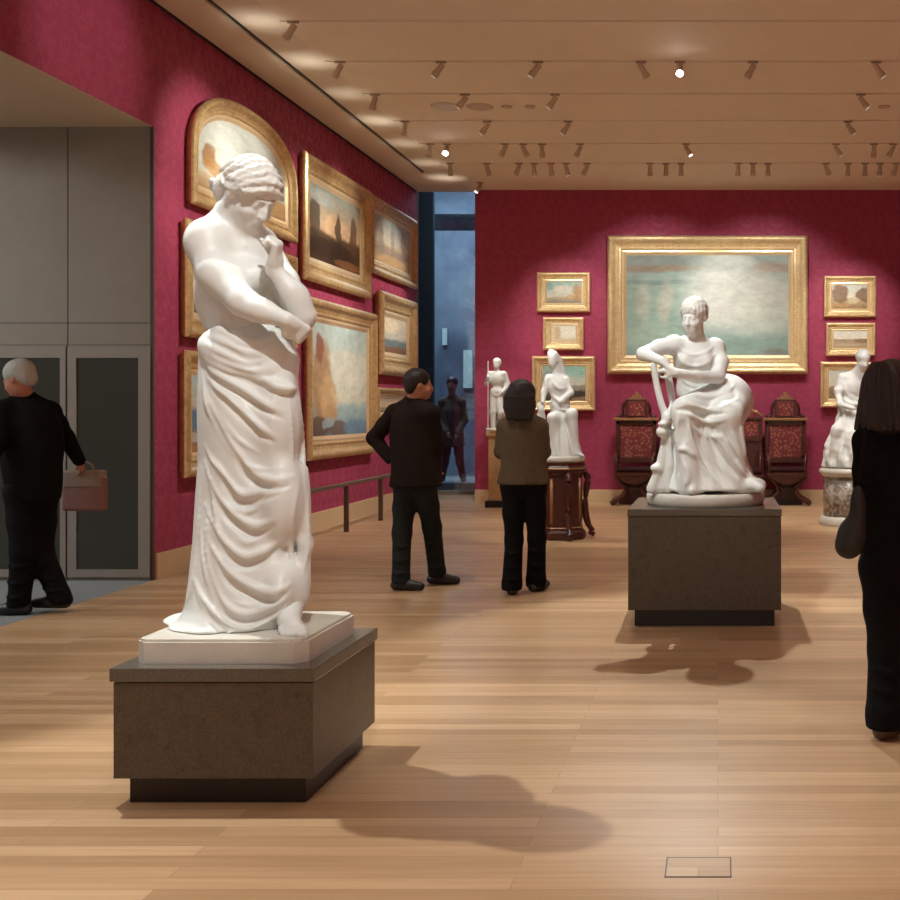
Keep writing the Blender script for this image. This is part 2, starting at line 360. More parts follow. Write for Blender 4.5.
def glazed_door(n, xa, xb, la, lb):
    bm = bmesh.new(); y0, y1 = JY-.030, JY-.005; zt, zb, zk = pz(346), .03, pz(569)
    ga, gb, gz = PX(la), PX(lb), pz(358)
    box(bm, xa, ga, y0, y1, zb, zt); box(bm, gb, xb, y0, y1, zb, zt); box(bm, ga, gb, y0, y1, gz, zt); box(bm, ga, gb, y0, y1, zb, zk)
    d = struct(obj('door_%d' % n, bm, M['stile']))
    obj('door_glass', bx(ga, gb, y0+.012, y0+.02, zk, gz), M['door_glass'], d)
glazed_door(1, PX(69)+.004, PX(151), 78, 140)
glazed_door(2, PX(-75)+.004, PX(68)-.004, -63, 62)
struct(obj('trim_4', bx(XL-.02, XL+.005, JY-.012, JY+.012, 0, JZ), M['taupe_seam']))
# glazed hall beyond the far left corner
gy = 18.7
M['blue_dark'] = plain('dark_slate_panel', (.045, .06, .075), .6); M['pale_pane'] = plain('pale_green_pane', (.55, .66, .60), .5)
struct(obj('floor', bx(-10, 2, 18.76, 24, -.1, .0), M['carpet']))
struct(obj('wall_hall', bx(-10, 2, 23.9, 24.1, 0, 8), M['blue_wall']))
struct(obj('wall_hall', bx(-10.1, -9.9, 17, 24, 0, 8), M['blue_wall']))
struct(obj('wall_hall', bx(-1.2, -1.0, 18.75, 24, 0, 8), M['blue_wall']))
struct(obj('ceiling', bx(-10, 2, 17.4, 24, 8, 8.1), M['taupe']))
struct(obj('wall_hall', bx(-10, XL-.25, 17.2, 17.4, 0, 8), M['taupe']))
struct(obj('wall_hall', bx(XL-.25, 2, 17.36, 17.5, 4.93, 8), M['taupe']))
g = struct(obj('window_1', bx(-9.9, at(475, 0, YB).x-.02, gy, gy+.02, .07, 7.9), M['glass']))
bm = bmesh.new(); box(bm, -9.9, at(475, 0, YB).x, gy-.03, gy+.05, 0, .07); box(bm, at(418, 0, gy).x-.05, at(418, 0, gy).x, gy-.03, gy+.05, .07, 7.9)
obj('window_frame', bm, M['taupe'], g)

struct(obj('wall_hall', bx(-6.5, at(434, 0, 18.9).x, 18.85, 18.95, 0, 8), M['blue_dark']))
struct(obj('window_2', bx(at(463, 0, 23.8).x, at(472, 0, 23.8).x, 23.82, 23.9, at(0, 388, 23.8).z, at(0, 350, 23.8).z), M['pale_pane']))
struct(obj('window_3', bx(at(442, 0, 23.8).x, at(446.5, 0, 23.8).x, 23.82, 23.9, at(0, 345, 23.8).z, at(0, 328, 23.8).z), M['pale_pane']))
struct(obj('trim_5', bx(-9.8, -2, 19.6, 19.9, at(0, 228, 19.6).z, at(0, 214, 19.6).z), M['blue_dark']))

# ---------------------------------------------------------------- ceiling fittings
def lamp_proto(tilt, bright):
    t = empty('track_spotlight')
    bm = bmesh.new(); box(bm, -.05, .05, -.012, .012, -.018, 0); obj('track_adapter', bm, M['track'], t)
    bm = bmesh.new(); tube(bm, [(0, 0, -.018), (0, 0, -.06)], .008, 8); obj('stem', bm, M['lamp_body'], t)
    dx, dy = tilt; ax = Vector((dx, dy, -1)).normalized(); p0 = Vector((0, 0, -.055))-ax*.03; p1 = p0+ax*.15
    bm = bmesh.new(); tube(bm, [p0, p0+ax*.01, p0+ax*.09, p0+ax*.10, p1], [.018, .028, .028, .036, .036], 14); obj('lamp_housing', bm, M['lamp_body'], t, True)
    bm = bmesh.new(); tube(bm, [p1-ax*.004, p1+ax*.003], .030 if bright < 2 else .034, 14); obj('lens', bm, M['glare'] if bright == 2 else (M['lens'] if bright else M['lamp_body']), t)
    return t
LP = [  # (px, seam index k from y=9.71, tilt, brightness, aim words)
 (293, 0, (-.7, .1), 0), (340, 1, (-.6, .1), 0), (441, 1, (-.9, .3), 1), (538, 1, (-.9, .3), 1), (641, 1, (.6, .2), 0), (680, 1, (0, -.9), 2), (753, 1, (-.6, .3), 0), (876, 1, (.8, .3), 1),
 (375, 2, (-.3, .1), 0), (465, 2, (-.9, .3), 1), (555, 2, (-.8, .3), 1), (861, 2, (.8, .3), 1),
 (405, 3, (-.2, .1), 0), (487, 3, (-.8, .3), 1), (568, 3, (-.8, .3), 1), (848, 3, (.8, .3), 1),
 (430, 4, (-.2, .1), 0), (447, 4, (0, -.9), 2), (505, 4, (-.6, .3), 0), (523, 4, (.5, .2), 0), (542, 4, (0, .4), 0), (580, 4, (-.5, .2), 0), (686, 4, (.6, -.2), 1), (836, 4, (.7, .2), 1), (874, 4, (0, .4), 0), (893, 4, (-.5, .2), 0),
 (450, 5, (0, .3), 0), (487, 5, (.2, .4), 0), (519, 5, (-.5, .3), 0), (534, 5, (0, .5), 1), (551, 5, (0, .4), 0), (566, 5, (.2, .3), 1), (587, 5, (-.5, .3), 0),
 (650, 5, (0, .2), 0), (666, 5, (0, .2), 0), (681, 5, (0, .2), 0), (738, 5, (0, .2), 0), (753, 5, (0, .2), 0), (768, 5, (0, .2), 0), (826, 5, (.5, .3), 0), (848, 5, (0, .3), 0), (865, 5, (0, .3), 0), (880, 5, (0, .4), 1), (896, 5, (-.3, .3), 0)]
LTXT = {0: 'unlit-looking', 1: 'with its lens shining', 2: 'glaring straight out into the room'}
ROW = ['nearest', 'second', 'third', 'fourth', 'fifth', 'sixth']
rowc = {}
for (px, k, tilt, br) in LP: rowc.setdefault(k, []).append(px)
ORD = ['first', 'second', 'third', 'fourth', 'fifth', 'sixth', 'seventh', 'eighth', 'ninth', 'tenth', 'eleventh', 'twelfth', 'thirteenth', 'fourteenth', 'fifteenth', 'sixteenth', 'seventeenth', 'eighteenth']
for (px, k, tilt, br) in LP:
    t = lamp_proto(tilt, br); y = TRACK_Y[12+k]; t.location = (at(px, 0, y).x, y, CZ)
    n = sorted(rowc[k]).index(px)
    lean = 'tipped left' if tilt[0] < -.15 else ('tipped right' if tilt[0] > .15 else 'hanging straight')
    tag(t, '%s ceiling spotlight %s, %s from the left in the %s row of lamps' % ({0: 'dark', 1: 'lit', 2: 'glaring'}[br], lean, ORD[n], ROW[k]), 'spotlight', 'spotlights on the ceiling joints')
t = lamp_proto((-.5, -.4), 1); t.location = (at(480, 0, 16.6).x, 16.6, CZ); tag(t, 'single small ceiling spotlight with shining lens beside the top of the blue glass', 'spotlight', 'spotlights on the ceiling joints')
# small upward spots added to make the bright ovals on the pale ceiling strip
for i, y in enumerate(TRACK_Y[12:18]+[16.3]):
    l = bpy.data.lights.new('added_uplight', 'SPOT'); l.energy = (2.0 if i in (0, 1, 3, 6) else 1.2); l.spot_size = math.radians(120); l.spot_blend = 1; l.color = (1, .95, .85); l.shadow_soft_size = .02
    o = bpy.data.objects.new('added_uplight', l); C.objects.link(o); o.location = (-4.04, y, CZ-.31); o.rotation_euler = (PI, 0, 0)
for px, w_, lab in ((446, .17, 'leftmost flat round detector plate on the ceiling'), (480, .15, 'flat round detector plate beside the leftmost one on the ceiling'), (507, .06, 'small round ceiling plate, third from the left'), (530, .06, 'small round ceiling plate, fourth from the left'), (884, .07, 'small round ceiling plate alone far to the right')):
    bm = bmesh.new(); lathe(bm, [(w_*1.0, 0), (w_, -.008), (w_*.9, -.014)], 24); o = obj('ceiling_plate', bm, M['lamp_body'], None)
    o.location = (at(px, 0, 12.45).x, 12.45, CZ+.001); tag(o, lab, 'ceiling plate', 'round plates on the ceiling')

# ---------------------------------------------------------------- floor box, outlet, low rail
t = thing('floor_outlet_box', 'flush wooden floor outlet lid with dark outline in the foreground boards', 'floor box', (at(698.5, 0, 3.48).x, 3.48, 0))
wx = .104
bm = bmesh.new()
for a in ((-wx, wx, -.075, -.071), (-wx, wx, .071, .075), (-wx, -wx+.004, -.075, .075), (wx-.004, wx, -.075, .075)): box(bm, a[0], a[1], a[2], a[3], 0, .002)
obj('lid_edge', bm, M['dark_base'], t)
obj('lid', bx(-wx+.004, wx-.004, -.071, .071, 0, .0015), M['maple_trim'] if False else M['floor'], t)
t = thing('wall_outlet', 'small round brown outlet on the maple baseboard of the picture wall', 'outlet', (XL+.02, 12.35, .12))
bm = bmesh.new(); tube(bm, [(0, 0, 0), (.012, 0, 0)], .035, 20); obj('cover_plate', bm, M['vent'], t)
bm = bmesh.new(); tube(bm, [(.012, 0, 0), (.015, 0, 0)], .018, 16); obj('socket', bm, M['dark_base'], t)
t = thing('barrier_rail', 'low brown barrier rail on slim posts standing in front of the picture wall', 'railing', (-4.385, 13.6, 0))
obj('handrail', bx(-.035, .035, -2.1, 2.6, .545, .585, bev=.008), M['rail_metal'], t)
for y in (-1.9, -.62, .70, 2.05): obj('post', bx(-.024, .024, y-.024, y+.024, 0, .545), M['post_wood'], t)

# ---------------------------------------------------------------- framed paintings
def offset_loop(P, d):
    n = len(P); out = []
    for i in range(n):
        a, b_, c = Vector(P[i-1]), Vector(P[i]), Vector(P[(i+1) % n])
        e0 = (b_-a).normalized(); e1 = (c-b_).normalized()
        n0 = Vector((-e0.y, e0.x)); n1 = Vector((-e1.y, e1.x))
        mv = (n0+n1); mv = mv/max(.3, mv.length_squared)*2
        out.append(b_+mv*d)
    return out
def frame_mesh(P, prof):
    bm = bmesh.new(); loops = []
    for d, h in prof:
        L = offset_loop(P, d); loops.append([bm.verts.new((p.x, -h, p.y)) for p in L])
    n = len(P)
    for a, b_ in zip(loops, loops[1:]):
        for i in range(n): bm.faces.new((a[i], a[(i+1) % n], b_[(i+1) % n], b_[i]))
    for i in range(n): bm.faces.new((loops[-1][i], loops[-1][(i+1) % n], loops[0][(i+1) % n], loops[0][i]))
    return bm
def outline(W, H, arch):
    if not arch: return [(-W/2, 0), (W/2, 0), (W/2, H), (-W/2, H)]
    hs = H*.42; P = [(-W/2, 0), (W/2, 0)]
    for i in range(25):
        a = PI*i/24; c, s = math.cos(a), math.sin(a)
        P.append((W/2*abs(c)**.85*(1 if c > 0 else -1), hs+(H-hs)*s**.80))
    return P
def painting(label, W, H, fw, depth, matp, loc, rotz, cat='painting', group=None, arch=False, style='gilt', corners=True):
    t = thing('framed_painting', label, cat, loc, rotz, group)
    P = outline(W, H, arch)
    d = depth
    prof = [(fw*.16, .0), (fw*.02, d*.45), (0, d*.62), (fw*.04, d*.80), (fw*.12, d*.97), (fw*.2, d), (fw*.28, d*.93), (fw*.34, d*.78), (fw*.42, d*.60), (fw*.56, d*.50), (fw*.62, d*.56), (fw*.68, d*.54), (fw*.74, d*.40)]
    fr = obj('frame', frame_mesh(P, [(a, h) for a, h in prof]+[(fw*.74, 0)]), M[style], t)
    Pin = offset_loop(P, fw*.74); Pin = [(p.x, p.y) for p in Pin]
    obj('liner', frame_mesh(Pin, [(0, d*.40), (fw*.10, d*.42), (fw*.26, d*.26), (fw*.26, 0.0), (0, 0)]), M['gilt_liner'], t)
    Pc = offset_loop(P, fw*.98)
    bm = bmesh.new(); prism(bm, [(p.x, p.y) for p in Pc], -d*.27, -.005)
    obj('canvas', bm, matp, t)
    return t
WHITE = (.66, .68, .62)
gL = 'gilt framed paintings on the side wall'; gB = 'gilt framed paintings on the far wall'
def lp(y0, y1, z0, z1, label, fw, depth, mat_args, **k):
    W, H = y1-y0, z1-z0
    mt = painting_mat(label[:24], W-1.9*fw, H-1.9*fw, z0=fw*.95, **mat_args)
    return painting(label, W, H, fw, depth, mt, (XL+.004, (y0+y1)/2, z0), PI/2, group=gL, style='gilt_side', **k)
def bp(px0, px1, py0, py1, label, fw, depth, mat_args, **k):
    D = YB-depth; a = at(px0, py1, D); b_ = at(px1, py0, D); W, H = b_.x-a.x, b_.z-a.z
    mt = painting_mat(label[:24], W-1.9*fw, H-1.9*fw, z0=fw*.95, **mat_args)
    return painting(label, W, H, fw, depth, mt, ((a.x+b_.x)/2, YB-.004, a.z), 0, group=gB, style='gilt', **k)
XF = -XL-.09
def yof(px): return XF*FPX/(VX-px)
def zof(px, py): return CAM_H+(VY-py)*yof(px)/FPX
# lunette
lp(yof(194), yof(298), zof(188, 201), zof(237, 100), 'arched gilt framed landscape with pale sky behind the standing statue head', .21, .10,
   dict(sky=((.58, .64, .58), (.64, .66, .57)), ground=((.56, .44, .28), (.36, .22, .10)), horizon=.20, blobs=[(.12, .42, .07, .16, (.35, .17, .06), .9), (.16, .30, .10, .1, (.52, .28, .10), .8), (.80, .16, .3, .12, (.52, .31, .13), .9), (.5, .75, .5, .3, (.62, .66, .60), .7)], warp=.06, seed=1), arch=True)
lp(yof(305), yof(371), zof(301, 278), zof(301, 147), 'gilt framed dark wooded landscape with glowing dusk sky on the side wall', .30, .11,
   dict(sky=((.30, .34, .30), (.62, .42, .25)), ground=((.12, .07, .03), (.05, .025, .012)), horizon=.42, blobs=[(.5, .55, .22, .18, (.75, .50, .28), .8), (.1, .55, .1, .3, (.06, .05, .035), .85), (.55, .45, .06, .3, (.05, .035, .02), .85), (.85, .5, .08, .32, (.13, .06, .03), .85), (.4, .2, .5, .14, (.035, .02, .012), .8), (.75, .08, .3, .06, (.30, .13, .05), .7), (.2, .85, .3, .1, (.40, .46, .44), .6)], warp=.08, seed=2))
lp(yof(372.5), yof(417.5), zof(372.5, 272), zof(372.5, 193), 'gilt framed hazy woodland view, topmost of three nearest the blue glass', .22, .10,
   dict(sky=((.40, .50, .50), (.62, .58, .46)), ground=((.55, .42, .26), (.40, .25, .12)), horizon=.45, blobs=[(.2, .5, .06, .4, (.30, .26, .20), .7), (.5, .5, .05, .4, (.34, .27, .2), .7), (.8, .52, .06, .4, (.36, .28, .2), .6), (.5, .3, .5, .08, (.30, .24, .20), .7), (.5, .1, .5, .1, (.62, .42, .2), .7)], warp=.1, seed=3))
lp(yof(379.2), yof(415.5), zof(375, 374), zof(375, 288), 'gilt deep framed small seascape with a pale cloud, below the hazy woodland view', .34, .14,
   dict(sky=((.62, .52, .38), (.52, .52, .44)), ground=((.22, .24, .22), (.14, .09, .05)), horizon=.40, blobs=[(.25, .75, .4, .2, (.76, .64, .46), .8), (.5, .28, .6, .1, (.14, .22, .24), .8), (.4, .1, .5, .1, (.25, .13, .07), .8)], warp=.1, seed=4))
lp(yof(379.2), yof(414), zof(377, 424), zof(377, 387), 'small gilt framed picture low on the wall beside the man in brown jacket', .16, .09,
   dict(sky=((.50, .42, .30), (.60, .48, .32)), ground=((.35, .24, .14), (.2, .12, .07)), horizon=.4, blobs=[(.4, .5, .2, .3, (.62, .5, .34), .7)], warp=.1, seed=5))
lp(yof(309), yof(377), zof(304, 462), zof(304, 294), 'large gilt framed coastal cliff painting with pale turquoise sky and sea above the low rail', .28, .11,
   dict(sky=((.50, .64, .62), (.68, .68, .55)), ground=((.38, .52, .52), (.16, .26, .33)), horizon=.30, blobs=[(.6, .62, .5, .18, (.72, .72, .60), .7), (.16, .45, .17, .40, (.48, .29, .14), .9), (.12, .78, .06, .14, (.34, .14, .10), .9), (.26, .33, .16, .22, (.62, .42, .22), .85), (.30, .20, .12, .10, (.52, .33, .17), .8), (.12, .08, .2, .1, (.12, .07, .04), .85), (.45, .06, .16, .09, (.16, .10, .07), .85), (.25, .12, .12, .05, (.34, .46, .50), .8), (.75, .08, .25, .06, (.14, .27, .40), .7)], warp=.09, seed=6))
lp(yof(188), yof(298), zof(182, 336), zof(182, 215), 'wide gilt framed landscape just below the arched one, behind the standing statue', .24, .10,
   dict(sky=((.42, .46, .40), (.58, .54, .42)), ground=((.26, .24, .18), (.14, .11, .07)), horizon=.42, blobs=[(.12, .15, .2, .12, (.18, .19, .17), .8), (.8, .6, .2, .2, (.6, .45, .26), .6)], warp=.08, seed=7))
lp(yof(187), yof(290), zof(181, 479), zof(181, 349), 'gilt framed blue and russet landscape low on the side wall behind the statue skirt', .22, .10,
   dict(sky=((.42, .58, .58), (.55, .50, .40)), ground=((.16, .26, .36), (.40, .22, .10)), horizon=.55, blobs=[(.08, .42, .12, .12, (.10, .20, .32), .8), (.10, .22, .2, .06, (.55, .52, .45), .8), (.2, .06, .3, .08, (.46, .24, .10), .8)], warp=.08, seed=8))
# far wall
bp(607, 808, 235, 374, 'very large gilt framed misty green water picture on the far wall', .30, .16,
   dict(sky=((.28, .36, .32), (.50, .58, .52)), ground=((.34, .48, .43), (.25, .38, .34)), horizon=.5, blobs=[
     (.25, .55, .42, .40, (.33, .47, .40), .8), (.05, .93, .5, .10, (.24, .27, .24), .85), (.2, .865, .3, .035, (.34, .24, .16), .8), (.90, .87, .14, .06, (.40, .26, .18), .7), (.2, .73, .3, .03, (.20, .28, .26), .6),
     (.60, .60, .25, .36, (.74, .76, .70), .95), (.62, .93, .16, .1, (.64, .68, .63), .8), (.85, .5, .25, .3, (.62, .64, .57), .8), (.11, .52, .05, .2, (.60, .60, .52), .6), (.245, .52, .045, .24, (.60, .58, .50), .7), (.12, .2, .2, .14, (.44, .56, .48), .6), (.75, .05, .45, .07, (.30, .42, .38), .85), (.93, .03, .1, .05, (.24, .26, .22), .7)], warp=.06, seed=9, soft=.09))
bp(536.5, 590, 272, 312, 'small gilt framed bright coast with golden cliffs, above the smallest misty picture', .15, .10,
   dict(sky=((.30, .50, .45), (.62, .60, .50)), ground=((.48, .40, .28), (.25, .22, .17)), horizon=.3, blobs=[(.45, .65, .3, .2, (.68, .66, .56), .8), (.88, .5, .12, .4, (.50, .28, .12), .85), (.7, .3, .15, .12, (.62, .38, .16), .8), (.1, .8, .12, .2, (.24, .42, .38), .7)], warp=.08, seed=10))
bp(542.5, 583.5, 317, 350, 'smallest gilt framed pale misty picture, between the golden cliffs and the green river', .13, .10,
   dict(sky=((.70, .66, .52), (.78, .74, .60)), ground=((.72, .66, .50), (.62, .46, .28)), horizon=.3, blobs=[(.25, .55, .14, .4, (.55, .38, .22), .8), (.1, .6, .12, .4, (.66, .52, .34), .7), (.65, .6, .3, .4, (.80, .78, .68), .8)], warp=.06, seed=11))
bp(531.5, 595, 356, 411, 'gilt framed green sky river scene with dark shore behind the veiled marble group', .16, .12,
   dict(sky=((.26, .48, .42), (.60, .62, .52)), ground=((.24, .22, .18), (.07, .06, .05)), horizon=.45, blobs=[(.75, .85, .3, .15, (.30, .54, .46), .8), (.2, .6, .2, .3, (.26, .30, .27), .7), (.75, .2, .35, .1, (.05, .045, .04), .85), (.8, .38, .3, .06, (.35, .32, .27), .8), (.85, .08, .2, .06, (.42, .28, .16), .6)], warp=.08, seed=12))
bp(824, 876.5, 275.5, 317, 'small gilt framed autumn river between brown trees, topmost right of the great picture', .14, .10,
   dict(sky=((.62, .66, .62), (.78, .72, .58)), ground=((.55, .42, .24), (.30, .17, .08)), horizon=.4, blobs=[(.22, .62, .26, .38, (.24, .13, .07), .9), (.9, .58, .2, .33, (.22, .12, .07), .9), (.58, .32, .15, .12, (.66, .55, .36), .8), (.2, .15, .3, .08, (.50, .30, .12), .8)], warp=.17, seed=13))
bp(826, 876, 322.5, 356, 'small gilt framed pale valley with white sky, below the brown tree river', .13, .10,
   dict(sky=((.70, .70, .62), (.78, .74, .62)), ground=((.50, .38, .26), (.46, .34, .20)), horizon=.52, blobs=[(.85, .42, .25, .14, (.27, .17, .10), .85), (.3, .42, .3, .08, (.42, .29, .18), .7), (.4, .2, .4, .08, (.56, .46, .34), .7)], warp=.06, seed=14))
bp(820.5, 872, 361.5, 407.5, 'gilt framed pale landscape partly hidden by the stooping marble figure', .14, .12,
   dict(sky=((.52, .56, .52), (.66, .60, .46)), ground=((.50, .36, .22), (.26, .16, .10)), horizon=.4, blobs=[(.12, .3, .12, .16, (.27, .16, .09), .8)], warp=.06, seed=15))

# ---------------------------------------------------------------- stone pedestals
def granite_block(label, x0, x1, y0, y1, zb, zt, cap, inset, capw):
    cx, cy = (x0+x1)/2, (y0+y1)/2; hx, hy = (x1-x0)/2, (y1-y0)/2
    t = thing('granite_pedestal', label, 'pedestal', (cx, cy, 0))
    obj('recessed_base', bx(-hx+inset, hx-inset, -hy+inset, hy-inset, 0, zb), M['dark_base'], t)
    obj('block', bx(-hx, hx, -hy, hy, zb, zt-cap-.004, bev=.003), M['granite'], t)
    obj('cap', bx(-hx-capw, hx+capw, -hy-capw, hy+capw, zt-cap, zt, bev=.005), M['granite_cap'], t)
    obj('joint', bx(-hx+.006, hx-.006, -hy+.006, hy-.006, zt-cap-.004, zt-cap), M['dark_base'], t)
granite_block('grey brown granite pedestal with dark recessed base under the tall standing statue', -2.208, -1.480, 4.016, 4.745, .100, .505, .050, .04, .010)
granite_block('grey brown granite pedestal with dark recessed base under the seated statue', -.598, .420, 7.31, 8.30, .112, .783, .046, .042, .004)

# ---------------------------------------------------------------- sculpting: signed-distance fields meshed with surface nets
def nv(v): v = np.array(v, float); return v/np.linalg.norm(v)
class Field:
    def __init__(s, lo, hi, h):
        s.lo = np.array(lo, float); s.h = h; s.n = np.ceil((np.array(hi, float)-s.lo)/h).astype(int)+1
        s.d = np.full(s.n, 1.0, np.float32)
    def reg(s, lo, hi, pad):
        a = np.clip(np.floor((np.array(lo)-pad-s.lo)/s.h).astype(int), 0, s.n-1); b = np.clip(np.ceil((np.array(hi)+pad-s.lo)/s.h).astype(int)+1, 1, s.n)
        if np.any(b-a < 1): return None
        g = [((s.lo[i]+s.h*np.arange(a[i], b[i])).astype(np.float32)) for i in range(3)]
        return (slice(a[0], b[0]), slice(a[1], b[1]), slice(a[2], b[2])), g[0][:, None, None], g[1][None, :, None], g[2][None, None, :]
    def put(s, sl, e, k, sub):
        a = s.d[sl]
        if sub:
            hh = np.clip(.5-.5*(a+e)/k, 0, 1); s.d[sl] = a+(-e-a)*hh+k*hh*(1-hh)
        else:
            hh = np.clip(.5+.5*(e-a)/k, 0, 1); s.d[sl] = e+(a-e)*hh-k*hh*(1-hh)
    def cap(s, p, q, r0, r1=None, k=.02, sub=False):
        r1 = r0 if r1 is None else r1; p = np.array(p, float); q = np.array(q, float); R = max(r0, r1)
        z = s.reg(np.minimum(p, q)-R, np.maximum(p, q)+R, k+2*s.h)
        if z is None: return
        sl, X, Y, Z = z; v = (q-p); L = max(1e-9, float(v@v))
        t = np.clip(((X-p[0])*v[0]+(Y-p[1])*v[1]+(Z-p[2])*v[2])/L, 0, 1)
        e = np.sqrt((X-p[0]-t*v[0])**2+(Y-p[1]-t*v[1])**2+(Z-p[2]-t*v[2])**2)-(r0+t*(r1-r0))
        s.put(sl, e, k, sub)
    def path(s, pts, r, k=.02, sub=False, taper=0):
        n = len(pts)
        for i in range(n-1):
            def rr(j):
                f = j/(n-1.0); base = r[0]+(r[1]-r[0])*f if isinstance(r, tuple) else r
                return base*(1 if not taper else max(.15, min(1, min(f, 1-f)/taper)))
            s.cap(pts[i], pts[i+1], rr(i), rr(i+1), k, sub)
    def ell(s, c, rad, k=.02, f=None, up=(0, 0, 1), sub=False):
        """ellipsoid; rad = (side, front, up) about facing f"""
        c = np.array(c, float); rad = np.array(rad, float)
        if f is None: B = np.eye(3)
        else:
            fy = nv(f); u = np.array(up, float); u = nv(u-fy*(u@fy)); sd = np.cross(fy, u); B = np.array([sd, fy, u])
        R = rad.max(); z = s.reg(c-R, c+R, k+2*s.h)
        if z is None: return
        sl, X, Y, Z = z; X = X-c[0]; Y = Y-c[1]; Z = Z-c[2]
        q = [(X*B[i, 0]+Y*B[i, 1]+Z*B[i, 2]) for i in range(3)]
        n0 = np.sqrt(sum((q[i]/rad[i])**2 for i in range(3))); n1 = np.sqrt(sum((q[i]/rad[i]**2)**2 for i in range(3)))
        e = n0*(n0-1)/np.maximum(n1, 1e-6)
        s.put(sl, np.clip(e, -.5, 1), k, sub)
    def loft(s, rows, k=.02, fold=None, sub=False):
        """rows: (z, cx, cy, rx, ry) ascending z"""
        rows = sorted(rows); A = np.array(rows, float); R = max(A[:, 3].max(), A[:, 4].max())
        lo = (A[:, 1].min()-R, A[:, 2].min()-R, A[0, 0]); hi = (A[:, 1].max()+R, A[:, 2].max()+R, A[-1, 0])
        sl, X, Y, Z = s.reg(lo, hi, k+2*s.h); zz = Z[0, 0]
        def it(c):
            zq = zz; v = np.interp(zq, A[:, 0], A[:, c]); kz = np.ones(5)/5; vp = np.pad(v, 2, mode='edge'); return np.convolve(vp, kz, 'valid')[None, None, :]
        cx, cy, rx, ry = it(1), it(2), it(3), it(4)
        u = (X-cx); v = (Y-cy); n0 = np.sqrt((u/rx)**2+(v/ry)**2); n1 = np.sqrt((u/rx**2)**2+(v/ry**2)**2)
        e = n0*(n0-1)/np.maximum(n1, 1e-6)
        if fold is not None: e = e-fold(np.arctan2(v, u), Z)
        e = np.maximum(e, np.maximum(A[0, 0]-Z, Z-A[-1, 0]))
        s.put(sl, np.clip(e, -.5, 1).astype(np.float32), k, sub)
    def below(s, z0, k=.01):
        """cut away everything under z0"""
        Z = (s.lo[2]+s.h*np.arange(s.n[2]))[None, None, :]; s.d = np.maximum(s.d, (z0-Z).astype(np.float32))
    def above(s, z0):
        Z = (s.lo[2]+s.h*np.arange(s.n[2]))[None, None, :]; s.d = np.maximum(s.d, (Z-z0).astype(np.float32))
    def strokes(s, lines, r=.012, k=.012, off=.004, sub=False, taper=.25, n=6):
        """carved folds: lines laid on the modelled surface"""
        todo = []; Ds = np.arange(s.lo[1], s.lo[1]+s.h*(s.n[1]-1), s.h*.7)
        for L in lines:
            P = bez(L, n); Yv = []
            for p in P:
                q_ = np.stack([(p[0]-VX)*Ds/FPX, Ds, CAM_H+(VY-p[1])*Ds/FPX], 1); ii = np.round((q_-s.lo)/s.h).astype(int)
                good = np.all((ii >= 0) & (ii < s.n), axis=1); ii = np.clip(ii, 0, s.n-1); v = np.where(good, s.d[ii[:, 0], ii[:, 1], ii[:, 2]], 1)
                w_ = np.nonzero(v < 0)[0]; Yv.append(Ds[w_[0]] if len(w_) else None)
            ok = [i for i, y in enumerate(Yv) if y is not None]
            if len(ok) < 3: continue
            P = P[ok[0]:ok[-1]+1]; Yv = Yv[ok[0]:ok[-1]+1]; ok = [i for i, y in enumerate(Yv) if y is not None]
            idx = np.arange(len(P)); y = np.interp(idx, ok, [Yv[i] for i in ok]); yp = np.pad(y, 2, mode='edge'); y = np.convolve(yp, np.ones(5)/5, 'valid')
            todo.append([J(p[0], p[1], yy)+np.array([0, off, 0]) for p, yy in zip(P, y)])
        for pts in todo: s.path(pts, r, k, sub, taper)
    def noise(s, amp, freq, seed=0):
        r = np.random.RandomState(seed); X = (s.lo[0]+s.h*np.arange(s.n[0]))[:, None, None]; Y = (s.lo[1]+s.h*np.arange(s.n[1]))[None, :, None]; Z = (s.lo[2]+s.h*np.arange(s.n[2]))[None, None, :]
        e = 0
        for i in range(4):
            w_ = r.normal(size=3)*freq; ph = r.rand()*6; e = e+np.sin(X*w_[0]+Y*w_[1]+Z*w_[2]+ph)
        s.d = s.d+(amp*e/2).astype(np.float32)
    def mesh(s, name, mat, parent=None, origin=(0, 0, 0), blur=1, smooth=2):
        d = np.clip(s.d, -4*s.h, 4*s.h).astype(np.float32)
        d[0] = d[-1] = 4*s.h; d[:, 0] = d[:, -1] = 4*s.h; d[:, :, 0] = d[:, :, -1] = 4*s.h
        for _ in range(blur):
            for ax in range(3):
                a = np.moveaxis(d, ax, 0); b = a.copy(); b[1:-1] = .25*a[:-2]+.5*a[1:-1]+.25*a[2:]; d = np.moveaxis(b, 0, ax)
        ins = d < 0; nx, ny, nz = d.shape
        cnt = np.zeros((nx-1, ny-1, nz-1), np.int8)
        for i in (0, 1):
            for j in (0, 1):
                for k_ in (0, 1): cnt += ins[i:nx-1+i, j:ny-1+j, k_:nz-1+k_]
        act = (cnt > 0) & (cnt < 8); idx = np.argwhere(act); nvt = len(idx)
        if nvt == 0: raise ValueError(name+' is empty')
        vid = np.full(act.shape, -1, np.int32); vid[act] = np.arange(nvt)
        acc = np.zeros((nvt, 3)); num = np.zeros(nvt); I, J, K = idx.T
        cs = [(0, 0, 0), (1, 0, 0), (0, 1, 0), (1, 1, 0), (0, 0, 1), (1, 0, 1), (0, 1, 1), (1, 1, 1)]
